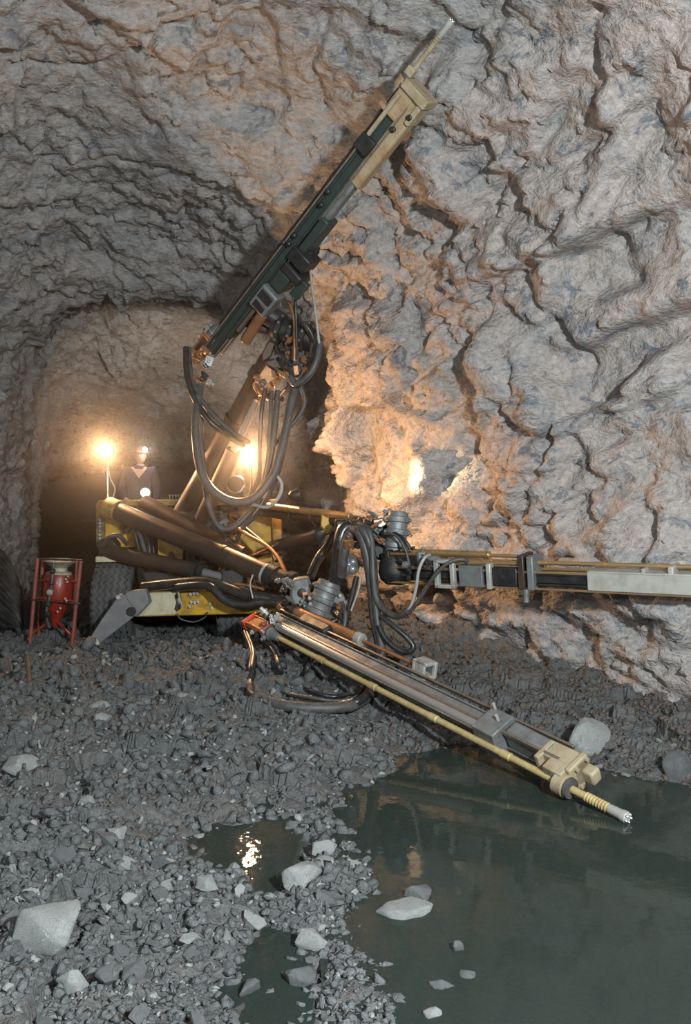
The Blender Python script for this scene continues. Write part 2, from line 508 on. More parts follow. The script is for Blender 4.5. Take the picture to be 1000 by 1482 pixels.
    for name, a, b, mat in (('wall_left', 0, j0, 'rock_wall'), ('ceiling', j0, j1, 'rock_roof'), ('wall_right', j1, M - 1, 'rock_wall')):
        sub = G2[:, a:b + 1, :]
        h, w = sub.shape[:2]
        idx = np.arange(h * w).reshape(h, w)
        quads = np.stack([idx[:-1, :-1], idx[:-1, 1:], idx[1:, 1:], idx[1:, :-1]], -1).reshape(-1, 4)
        me = bpy.data.meshes.new(name)
        me.vertices.add(h * w); me.vertices.foreach_set('co', sub.reshape(-1).astype(np.float32))
        me.loops.add(quads.size); me.loops.foreach_set('vertex_index', quads.reshape(-1).astype(np.int32))
        me.polygons.add(len(quads)); me.polygons.foreach_set('loop_start', np.arange(0, quads.size, 4, dtype=np.int32))
        me.update(calc_edges=True); me.validate()
        me.materials.append(MATS[mat]); me.shade_smooth()
        o = link(bpy.data.objects.new(name, me))
        tag(o, {'wall_left': 'dark grey blasted rock wall at the left of the drift', 'ceiling': 'rough grey blasted rock roof of the chamber', 'wall_right': 'large pinkish grey fractured rock wall behind the horizontal drill feed'}[name], 'rock face', None, 'structure')
build_cave()

# ------------------------------------------------------------------ the floor with its pool and puddle
W = -0.20
POOL = [PZ(x, y, W) for x, y in ((600, 1082), (550, 1122), (500, 1146), (490, 1180), (508, 1225), (506, 1280), (490, 1330), (512, 1390), (545, 1440), (560, 1482), (580, 1600))]
POOL += [Vector((2.5, 2.2, W)), Vector((4.6, 3.0, W)), Vector((4.3, 6.0, W)), PZ(1010, 1142, W), PZ(905, 1116, W), PZ(830, 1102, W), PZ(700, 1080, W)]
PUD = [PZ(x, y, W) for x, y in ((252, 1208), (330, 1196), (385, 1188), (425, 1200), (440, 1235), (430, 1285), (400, 1305), (350, 1295), (322, 1262), (275, 1262))]
PUD2 = [PZ(x, y, W) for x, y in ((345, 1375), (400, 1360), (440, 1390), (460, 1430), (470, 1500), (360, 1500), (340, 1430))]
def sdist(x, y, poly):
    px = np.array([p.x for p in poly]); py = np.array([p.y for p in poly])
    best = np.full(x.shape, 1e9); inside = np.zeros(x.shape, bool)
    n = len(poly)
    for i in range(n):
        j = (i + 1) % n
        ex, ey = px[j] - px[i], py[j] - py[i]
        t = np.clip(((x - px[i]) * ex + (y - py[i]) * ey) / (ex * ex + ey * ey), 0, 1)
        best = np.minimum(best, np.hypot(x - px[i] - t * ex, y - py[i] - t * ey))
        c = ((py[i] > y) != (py[j] > y)) & (x < (px[j] - px[i]) * (y - py[i]) / (py[j] - py[i] + 1e-12) + px[i])
        inside ^= c
    return np.where(inside, -best, best)
def floor_h(x, y, detail=True):
    x = np.asarray(x, np.float64); y = np.asarray(y, np.float64)
    p = np.stack([x, y, np.zeros_like(x)], 1).astype(np.float32)
    wob = .16 * fbm(p * 1.7, 3, 5)
    s1 = sdist(x, y, POOL) + wob
    s2 = sdist(x, y, PUD) + .6 * wob
    s3 = sdist(x, y, PUD2) + .8 * wob
    h1 = np.where(s1 > 0, .30 * (1 - np.exp(-s1 * 1.0)), np.maximum(.32 * s1, -.45))
    h2 = np.where(s2 > 0, .30 * (1 - np.exp(-s2 * 1.1)), np.maximum(.30 * s2, -.09))
    h3 = np.where(s3 > 0, .30 * (1 - np.exp(-s3 * .7)), np.maximum(.2 * s3, -.05))
    h = W + np.minimum(np.minimum(h1, h2), h3)
    dw = XR(y) - x
    win = sstep(6.0, 8.5, y) * (1 - sstep(12.6, 14, y))
    h = h + win * (.04 + .34 * sstep(9.9, 11.2, y)) * np.exp(-np.maximum(dw, 0) / .7)
    h = h + .20 * np.exp(-((x + 1.15) ** 2 / .5 + (y - 9.6) ** 2 / .35)) + .10 * np.exp(-((x + 2.1) ** 2 / .4 + (y - 10.0) ** 2 / .3))
    dry = sstep(W - .05, W + .12, h)
    h = h + (.09 * fbm(p * .9, 3, 71)) * (.35 + .65 * dry)
    if detail:
        f1, _ = facets(p * 2.4 + .3 * wob[:, None].astype(np.float32), 12, 1.2)
        f2, _ = facets(p * 8.5, 14, 1.3)
        h = h + (.11 * f1 + .045 * f2 + .016 * fbm(p * 11, 3, 15)) * (.35 + .65 * dry)
    return h
def build_floor():
    ys = [2.6]
    while ys[-1] < 12.5: ys.append(ys[-1] + max(.014, .0040 * ys[-1]))
    ys = np.concatenate([np.arange(-3, 2.6, .2), np.array(ys), np.arange(12.7, 24, .2), np.arange(24, 48.01, .8)])
    xs = np.concatenate([np.arange(-20, -5.6, .5), np.arange(-5.6, 4.6, .026), np.arange(4.6, 6.6, .2)])
    X, Y = np.meshgrid(xs, ys)
    Z = floor_h(X.ravel(), Y.ravel()).reshape(X.shape)
    G = np.stack([X, Y, Z], -1).astype(np.float32)
    h, w = X.shape
    idx = np.arange(h * w).reshape(h, w)
    quads = np.stack([idx[:-1, :-1], idx[:-1, 1:], idx[1:, 1:], idx[1:, :-1]], -1).reshape(-1, 4)
    me = bpy.data.meshes.new('floor')
    me.vertices.add(h * w); me.vertices.foreach_set('co', G.reshape(-1))
    me.loops.add(quads.size); me.loops.foreach_set('vertex_index', quads.reshape(-1).astype(np.int32))
    me.polygons.add(len(quads)); me.polygons.foreach_set('loop_start', np.arange(0, quads.size, 4, dtype=np.int32))
    me.update(calc_edges=True); me.validate()
    me.materials.append(MATS['rock_ground']); me.shade_flat()
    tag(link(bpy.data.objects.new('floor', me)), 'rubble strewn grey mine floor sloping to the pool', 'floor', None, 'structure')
build_floor()

def water_sheet(name, poly, grow, label, mat='water'):
    c = sum(poly, Vector()) / len(poly)
    o = mesh_obj(name, [Vector((c.x + (p.x - c.x) * grow, c.y + (p.y - c.y) * grow, W)) for p in poly], [tuple(range(len(poly)))], mat)
    bm = bmesh.new(); bm.from_mesh(o.data); bmesh.ops.triangulate(bm, faces=bm.faces); bmesh.ops.recalc_face_normals(bm, faces=bm.faces)
    for f in bm.faces:
        if f.normal.z < 0: f.normal_flip()
    bm.to_mesh(o.data); bm.free()
    return tag(o, label, 'water')
water_sheet('pool_water', [Vector((.02, 2.2, W)), Vector((4.3, 2.2, W)), Vector((4.3, 6.3, W)), Vector((2.9, 8.0, W)), Vector((.7, 8.5, W)), Vector((-.2, 7.2, W)), Vector((-.22, 5.6, W)), Vector((-.14, 4.5, W))], 1.0, 'dark still pool of murky water under the lowest drill feed')
water_sheet('puddle_water', [Vector((-1.5, 4.75, W)), Vector((-.3, 4.75, W)), Vector((-.26, 6.4, W)), Vector((-1.5, 6.4, W))], 1.0, 'small shallow puddle reflecting the warm lamp glow', 'puddle')
water_sheet('puddle_water', [Vector((-1.0, 2.4, W)), Vector((-.04, 2.4, W)), Vector((-.18, 4.6, W)), Vector((-1.0, 4.6, W))], 1.0, 'shallow muddy water among stones at the bottom of the frame')

# ------------------------------------------------------------------ the drill jumbo
JX = P(250, 940, 12.5)
J = thing('drill_jumbo', (-2.15, 12.5, 0.0), 'yellow three-boom drill jumbo with hoses, parked facing the camera', 'drill rig')

def tyre(center, parent, rad=.58, wid=.5):
    """axis along x; zigzag ribbed tread"""
    n = 72
    hw = wid / 2
    prof = [(-hw * .80, rad * .52, 0), (-hw, rad * .70, 0), (-hw * 1.0, rad * .86, 0), (-hw * .93, rad * .95, 0)]
    edges = [-.80, -.50, -.18, .14, .46, .78]
    for i in range(6):
        a = edges[i] * hw
        g = .016
        rr = rad * (1 - .035 * (abs(a) / hw) ** 2.5)
        if i == 0: prof.append((-hw * .86, rad * .972, 0))
        prof += [(a - g, rr, 1), (a - g * .8, rr - .03, 1), (a + g * .8, rr - .03, 1), (a + g, rr, 1)]
        if i == 5: prof.append((hw * .86, rad * .972, 0))
    prof += [(hw * .93, rad * .95, 0), (hw, rad * .86, 0), (hw, rad * .70, 0), (hw * .80, rad * .52, 0)]
    m = len(prof); V, Fc = [], []
    for k in range(n):
        t = 2 * math.pi * k / n
        zz = .017 * (1 if k % 2 else -1)
        for x, r, z in prof:
            V.append(Vector(center) + Vector((x + z * zz, math.cos(t) * r, math.sin(t) * r)))
    for k in range(n):
        k2 = (k + 1) % n
        for i in range(m - 1):
            Fc.append((k * m + i, k * m + i + 1, k2 * m + i + 1, k2 * m + i))
    b = MB(); b.add(V, Fc)
    o = b.build('tyre', 'rubber', parent, smooth=40, label='dusty black tyre with zigzag tread')
    h = MB()
    c = Vector(center)
    h.lathe(c - Vector((hw * .78, 0, 0)), c + Vector((1, 0, 0)), [(0, rad * .54), (.04, rad * .54), (.06, rad * .46), (wid * .72, rad * .46), (wid * .74, rad * .54), (wid * .78, rad * .54)], 28)
    for k in range(8):
        t = 2 * math.pi * k / 8
        q = c + Vector((-hw * .80, math.cos(t) * rad * .3, math.sin(t) * rad * .3))
        h.cyl(q - Vector((.03, 0, 0)), q + Vector((.05, 0, 0)), .022, n=6)
    h.build('wheel_rim', 'yellow_dirty', o)
    return o
tyre((-2.96, 11.72, .56), J)
tyre((-1.38, 11.72, .56), J)
tyre((-2.96, 14.9, .56), J)
tyre((-1.38, 14.9, .56), J)

wf = Fr((-3.3, 12, 0), (-.9, 12, 0), (0, 0, 1))     # s = x+3.3, u = z, v = -y... v = e x u
def wbox(b, x0, x1, y0, y1, z0, z1):
    vs = [(x, y, z) for x in (x0, x1) for y in (y0, y1) for z in (z0, z1)]
    return b.add(vs, [(0, 1, 3, 2), (4, 6, 7, 5), (0, 4, 5, 1), (2, 3, 7, 6), (0, 2, 6, 4), (1, 5, 7, 3)])
# carrier
b = MB(); wbox(b, -3.0, -1.3, 12.35, 15.6, .5, 1.35); wbox(b, -2.6, -1.75, 11.25, 12.4, .42, 1.0)
wbox(b, -3.2, -1.1, 13.3, 15.7, 1.3, 1.45)
b.build('chassis', 'black_iron', J, .02)
b = MB()
for x in (-3.02, -1.5): b.cyl((x + .0, 11.72, .56), (x + .45, 11.72, .56), .10); b.cyl((x, 14.9, .56), (x + .45, 14.9, .56), .10)
wbox(b, -2.7, -1.6, 11.55, 11.9, .45, .75); wbox(b, -2.7, -1.6, 14.7, 15.1, .45, .75)
b.build('axle', 'black_iron', J, .01)
# operator's platform behind the front screen
b = MB(); wbox(b, -3.25, -1.75, 12.55, 13.6, .80, .86); b.build('operator_platform', 'black_iron', J, .01)
# yellow front superstructure
b = MB(); b.prism([(138, 730), (143, 724), (158, 724), (162, 732), (158, 792), (139, 792)], 12.05, .16); post = b.build('front_post', 'yellow_dirty', J, .012, label='tall yellow corner post with a row of links')
for k in range(7):
    y = 752 + k * 5.4
    m = MB(); m.lathe(P(144.5, y, 12.04), P(144.5, y, 12.0), [(0, .026), (.02, .026), (.03, .018)], 8); m.build('chain_link', 'grey_steel', post)
b = MB(); b.prism([(158, 724), (400, 722), (400, 730), (158, 733)], 12.1, .5); b.build('deck_rail', 'yellow_dirty', J, .012)
b = MB(); b.prism([(152, 750), (180, 749), (197, 762), (197, 792), (152, 792)], 12.0, .10); b.build('front_panel', 'yellow', J, .012)
b = MB(); b.prism([(228, 772), (266, 784), (264, 812), (228, 806)], 12.0, .08); b.build('front_panel', 'yellow', J, .012)
b = MB(); b.prism([(330, 742), (392, 738), (396, 800), (356, 806), (332, 790)], 12.15, .10); b.build('front_panel', 'yellow', J, .012)
b = MB(); b.prism([(188, 752), (226, 756), (224, 776), (206, 790), (188, 776)], 12.12, .08); b.build('front_panel', 'yellow_dirty', J, .012)
b = MB(); b.prism([(394, 745), (400, 738), (408, 740), (408, 830), (396, 830)], 12.0, .12); b.build('front_post', 'yellow_dirty', J, .012)
b = MB(); b.prism([(345, 800), (372, 808), (398, 800), (398, 838), (345, 832)], 12.1, .1); b.build('front_panel', 'yellow', J, .012)
# grille of slanting bars under the rail
b = MB(); b.prism([(218, 734), (300, 733), (300, 752), (218, 752)], 12.16, .05); g = b.build('grille', 'black_iron', J)
for k in range(11):
    x = 222 + k * 7
    m = MB(); m.prism([(x, 750), (x + 3.2, 750), (x + 7.2, 735), (x + 4, 735)], 12.1, .05); m.build('slat', 'yellow_dirty', g)
# control levers on the deck
for k in range(7):
    x = 246 + k * 4.4
    m = MB(); a = P(x, 724, 12.35); m.cyl(a - Vector((0, 0, .03)), a + Vector((.0, 0, .05)), .008, n=6); m.lathe(a + Vector((0, 0, .045)), a + Vector((0, 0, 1)), [(0, .008), (.012, .017), (.028, .017), (.038, .006)], 8)
    m.build('control_lever', 'grey_steel', J)
b = MB(); wbox(b, -3.05, -2.0, 12.3, 12.55, 1.62, 1.84); b.build('control_console', 'yellow_dirty', J, .015)
# dark machinery behind the screen: valve block, tank, pipes
b = MB(); wbox(b, -2.55, -1.15, 12.3, 12.7, 1.05, 1.72); b.build('valve_block', 'black_iron', J, .02)
for (x0, y0, x1, y1) in ((205, 760, 216, 815), (214, 762, 225, 818), (198, 764, 210, 812), (268, 770, 272, 835), (276, 775, 281, 838), (286, 772, 292, 842)):
    m = MB(); m.tube([P(x0, y0, 11.95), P((x0 + x1) / 2 + 1, (y0 + y1) / 2 - 4, 11.9), P(x1, y1, 11.9)], .022); m.build('pipe', 'black_iron', J)
# fender plate
b = MB(); b.prism([(138, 806), (192, 804), (196, 810), (170, 813), (138, 814)], 11.35, .75); b.build('fender', 'cream', J, .008, label='pale dusty fender plate over the front tyre')
# front cross beam with cream end plate
b = MB(); b.prism([(196, 857), (260, 856), (345, 858), (468, 872), (468, 883), (400, 886), (340, 889), (196, 893)], 10.95, .28, -.0012)
beam = b.build('front_beam', 'yellow', J, .012, label='long yellow front cross beam')
b = MB(); b.prism([(200, 858.5), (256, 857), (254, 889), (200, 891.5)], 10.935, .02, -.0012); b.build('end_plate', 'cream', beam, .004)
b = MB(); b.prism([(252, 862), (256, 859), (261, 862), (263, 871), (261, 881), (256, 885), (252, 882), (255, 872)], 10.86, .06); b.build('lifting_eye', 'black_iron', beam, .004)
b = MB(); b.prism([(255, 868), (259, 864), (261, 871), (258, 877)], 10.85, .02); b.build('lifting_eye', 'light_steel', beam, .003)
for (x, y) in ((276, 860), (281, 859), (286, 859), (277, 871), (282, 872), (287, 871), (305, 873), (307, 880), (275, 878), (330, 866), (362, 873)):
    m = MB(); a = P(x, y, 10.80); m.cyl(a + Vector((0, .14, 0)), a + Vector((0, -.012, 0)), .020, n=6); m.build('bolt', 'light_steel', beam)
# stabiliser jack
b = MB(); b.prism([(178, 862), (185, 856), (211, 853), (216, 873), (197, 893), (178, 888), (172, 874)], 10.72, .16); jk = b.build('jack_bracket', 'jack_grey', J, .01, label='grey knee plate of the stabiliser jack')
b = MB(); b.prism([(170, 864), (180, 861), (197, 889), (186, 899), (136, 938), (124, 937), (125, 931), (146, 898)], 10.68, .12); jl = b.build('jack_leg', 'jack_grey', J, .008, label='sloping grey stabiliser jack leg')
b = MB(); b.prism([(127, 929), (137, 921), (144, 932), (134, 941), (123, 939)], 10.665, .15); b.build('jack_foot', 'cream', jl, .008)
b = MB(); a = P(190, 885, 10.70); b.lathe(a + Vector((0, .1, 0)), a - Vector((0, 1, 0)), [(0, .055), (.13, .055), (.14, .045), (.14, .02), (.16, .02)], 18); b.build('pivot_pin', 'black_iron', jk)
b = MB(); a = P(172, 864, 10.70); b.lathe(a + Vector((0, .1, 0)), a - Vector((0, 1, 0)), [(0, .03), (.14, .03), (.15, .02)], 12); b.build('pivot_pin', 'light_steel', jk)
# left side details beside the tyre
b = MB(); b.prism([(136, 840), (141, 838), (141, 875), (137, 878)], 11.6, .3); b.build('side_step', 'grey_steel', J, .006)

# ---- booms
def seg_lathe(name, A, B, prof, mat, parent, n=20, label=None):
    m = MB(); m.lathe(A, B, prof, n); return m.build(name, mat, parent, label=label)
def rod(name, A, B, r, mat, parent, n=18, label=None):
    m = MB(); m.cyl(A, B, r, n=n); return m.build(name, mat, parent, .008 if r > .03 else 0, label=label)
def dist(A, B): return (Vector(B) - Vector(A)).length
def lerp(A, B, t): return Vector(A) * (1 - t) + Vector(B) * t
def ribbed(name, A, B, r, mat, parent, ribs=4):
    L = dist(A, B); pr = [(0, r * .55), (.01, r * .8), (L * .06, r * .8)]
    for k in range(ribs):
        a = L * (.08 + .84 * k / ribs); w = L * .84 / ribs
        pr += [(a, r * .82), (a + w * .12, r * .84), (a + w * .18, r), (a + w * .55, r), (a + w * .62, r * .84), (a + w * .98, r * .82)]
    pr += [(L * .94, r * .8), (L * .99, r * .8), (L, r * .55)]
    o = seg_lathe(name, A, B, pr, mat, parent, 24)
    e = (Vector(B) - Vector(A)).normalized(); h = Vector((0, -1, .2)); u = (h - e * h.dot(e)).normalized(); v = e.cross(u)
    for k in range(ribs):
        a = L * (.08 + .84 * k / ribs) + L * .84 / ribs * .36
        for q in range(-2, 3):
            t = q * .62
            d = u * math.cos(t) + v * math.sin(t)
            c = Vector(A) + e * a + d * r * .96
            m = MB(); m.cyl(c, c + d * .022, .017, n=6); m.build('bolt', 'grey_steel', o)
    return o
def clamp(A, e, r, w, mat, parent, name='clamp'):
    e = Vector(e).normalized(); A = Vector(A)
    return seg_lathe(name, A, A + e, [(0, r * .96), (0.001, r), (w, r), (w + .001, r * .96)], mat, parent, 20)

# boom reaching down to the lowest feed
A, B = P(163, 737, 11.75), P(438, 853, 10.35)
bm1 = rod('boom', A, B, .122, 'boom_brown', J, 24, 'brown tubular boom slanting down to the right')
e = (B - A).normalized(); L = dist(A, B)
clamp(A + e * L * .60, e, .132, .05, 'boom_brown', bm1, 'collar')
clamp(A + e * L * .82, e, .128, .03, 'light_steel', bm1, 'collar')
clamp(A + e * L * .84, e, .140, .10, 'black_iron', bm1, 'collar')
clamp(A + e * L * .93, e, .155, .08, 'black_iron', bm1, 'collar')
rod('parallel_tube', P(208, 727, 12.0), P(352, 803, 11.35), .105, 'boom_brown', bm1, 20)
m = MB(); m.lathe(A - e * .10, A + e, [(0, .10), (.02, .145), (.20, .145), (.22, .12)], 24); m.build('boom_pivot', 'yellow_dirty', bm1)
C, D_ = P(150, 797, 11.45), P(284, 826, 10.95)
lc = rod('lift_cylinder', C, D_, .098, 'boom_brown', bm1, 20, 'dark lift cylinder below the boom')
e2 = (D_ - C).normalized()
clamp(D_ - e2 * .03, e2, .125, .07, 'black_iron', bm1, 'gland')
clamp(D_ + e2 * .06, e2, .105, .05, 'black_iron', bm1, 'gland')
rod('piston_rod', D_, P(328, 838, 10.8), .058, 'grey_steel', bm1)
m = MB(); m.prism([(322, 826), (336, 824), (352, 834), (350, 848), (330, 850), (320, 842)], 10.72, .14); m.build('clevis', 'black_iron', bm1, .012)
m = MB(); m.prism([(139, 784), (160, 776), (170, 790), (164, 806), (143, 806)], 11.4, .22); m.build('clevis', 'black_iron', bm1, .02)
# knuckle and slewing actuator at its end
m = MB(); m.prism([(424, 838), (446, 836), (450, 850), (444, 880), (432, 882), (420, 872), (419, 850)], 10.14, .26); kn = m.build('knuckle', 'grey_steel', bm1, .03, label='grey forked knuckle')
m = MB(); m.prism([(398, 868), (424, 874), (452, 890), (456, 902), (440, 900), (398, 880)], 10.2, .16); m.build('knuckle', 'black_iron', bm1, .02)
m = MB(); a = P(437, 858, 10.12); m.lathe(a + Vector((0, .02, 0)), a - Vector((0, 1, 0)), [(0, .05), (.03, .05), (.04, .03)], 16); m.build('pivot_pin', 'black_iron', bm1)
ribbed('rotary_actuator', P(478, 842, 10.0), P(454, 900, 9.95), .165, 'grey_steel', bm1, 3)
m = MB(); m.prism([(482, 858), (496, 860), (500, 868), (497, 882), (486, 880), (480, 870)], 9.92, .12); m.build('valve', 'grey_steel', bm1, .015)
m = MB(); m.prism([(446, 862), (460, 862), (458, 884), (444, 882)], 10.05, .2); m.build('knuckle', 'black_iron', bm1, .01)
for (x, y) in ((448, 866), (449, 874), (447, 880), (472, 905), (492, 862)):
    m = MB(); a = P(x, y, 9.88); m.lathe(a + Vector((0, .1, 0)), a - Vector((0, 1, 0)), [(0, .022), (.11, .022), (.12, .01)], 8); m.build('bolt', 'light_steel', bm1)

# boom raised steeply to the upper feed
A, B = P(262, 748, 11.95), P(391, 520, 11.05)
bm2 = rod('boom', A, B, .135, 'boom_brown', J, 24, 'steep boom rising to the upper drill feed')
e = (B - A).normalized(); L = dist(A, B)
clamp(A + e * L * .62, e, .152, .05, 'boom_brown', bm2, 'collar')
clamp(A + e * L * .88, e, .160, .12, 'boom_brown', bm2, 'collar')
rod('boom_extension', lerp(A, B, .9), P(402, 498, 11.0), .11, 'boom_brown', bm2, 20)
rod('lift_cylinder', P(292, 752, 11.7), P(338, 652, 11.25), .10, 'boom_brown', bm2, 20)
rod('piston_rod', P(336, 656, 11.27), P(372, 580, 11.0), .045, 'chrome', bm2)
m = MB(); m.prism([(252, 742), (286, 736), (318, 742), (324, 770), (300, 784), (256, 764)], 11.75, .4); m.build('boom_pivot', 'black_iron', bm2, .03)
m = MB(); m.prism([(364, 556), (392, 516), (402, 510), (410, 520), (404, 548), (390, 566), (372, 572)], 10.88, .24); m.build('knuckle', 'copper_pipe', bm2, .02)
m = MB(); m.prism([(388, 496), (398, 478), (420, 482), (430, 500), (424, 528), (402, 540), (384, 528)], 10.84, .25); m.build('knuckle', 'boom_brown', bm2, .025)
m = MB(); m.prism([(352, 466), (360, 456), (412, 470), (416, 480), (404, 484), (392, 516), (380, 524), (378, 512), (394, 484), (356, 474)], 10.80, .18); m.build('cradle_arm', 'boom_brown', bm2, .015, label='warm lit cradle arm')
ribbed('rotary_actuator', P(396, 472, 10.72), P(456, 494, 10.62), .175, 'black_iron', bm2, 3)
m = MB(); m.lathe(P(366, 440, 10.62), P(404, 466, 10.72), [(0, .10), (.03, .16), (.16, .17), (.20, .13), (.42, .12)], 24); m.build('slew_joint', 'black_iron', bm2)
m = MB(); m.prism([(408, 496), (432, 492), (444, 506), (440, 536), (420, 546), (410, 528)], 10.66, .2); m.build('knuckle', 'black_iron', bm2, .03)
seg_lathe('hose_guide', P(427, 536, 10.5), P(427, 536, 10.9), [(0, .05), (.02, .085), (.10, .085), (.12, .05)], 'black_iron', bm2, 20)
m = MB(); m.prism([(424, 530), (431, 528), (433, 542), (426, 544)], 10.48, .04); m.build('valve', 'copper_pipe', bm2, .006)

# boom reaching right to the horizontal feed
A, B = P(375, 737, 11.7), P(548, 762, 10.15)
bm3 = rod('boom', A, B, .088, 'boom_brown', J, 22, 'level boom reaching toward the rock wall')
e = (B - A).normalized(); L = dist(A, B)
rod('parallel_tube', P(376, 731, 11.5), P(508, 748, 10.35), .045, 'lamplit_rail', bm3, 16)  # its golden colour stands for the lamp-lit top of the boom
for t in (.30, .50):
    clamp(A + e * L * t, e, .11, .06, 'boom_brown', bm3, 'collar')
C, D_ = P(392, 792, 11.4), P(458, 774, 10.85)
rod('lift_cylinder', C, D_, .075, 'boom_brown', bm3, 18)
clamp(D_, D_ - C, .09, .06, 'black_iron', bm3, 'gland')
rod('piston_rod', D_, P(492, 764, 10.55), .04, 'grey_steel', bm3)
m = MB(); m.prism([(466, 742), (486, 746), (484, 764), (474, 774), (464, 760)], 10.62, .12); m.build('clevis', 'yellow', bm3, .012)
m = MB(); m.prism([(484, 752), (548, 752), (566, 764), (566, 784), (540, 786), (486, 780)], 10.05, .28); m.build('knuckle', 'black_iron', bm3, .03)
m = MB(); m.prism([(540, 752), (562, 748), (566, 756), (552, 764), (540, 762)], 9.92, .16); m.build('valve', 'rail_worn', bm3, .012)
m = MB(); m.prism([(538, 786), (566, 790), (570, 806), (548, 812), (534, 800)], 9.9, .2); m.build('knuckle', 'black_iron', bm3, .03)
ribbed('rotary_actuator', P(577, 740, 9.85), P(571, 806, 9.8), .135, 'grey_steel', bm3, 3)
m = MB(); m.lathe(P(572, 800, 9.76), P(571, 846, 9.72), [(0, .09), (.03, .14), (.10, .17), (.22, .18), (.30, .15), (.35, .08)], 24); m.build('slew_joint', 'black_iron', bm3)
# glassy work lamp (unlit) hanging by the joint
m = MB(); a = P(505, 817, 10.0); m.lathe(a + Vector((0, .12, 0)), a - Vector((0, 1, 0)), [(0, .05), (.05, .11), (.12, .125), (.15, .12)], 20); wl = m.build('unlit_lamp', 'black_iron', J)
for (dx, dy, r) in ((-.03, .05, .045), (.045, .03, .04), (-.04, -.045, .05), (.04, -.05, .045), (0, .0, .035)):
    m = MB(); c = a + Vector((dx, -.03, dy)); m.lathe(c + Vector((0, .03, 0)), c - Vector((0, 1, 0)), [(0, r), (.02, r), (.035, r * .7), (.042, r * .2)], 12); m.build('lens', 'glass_grey', wl)

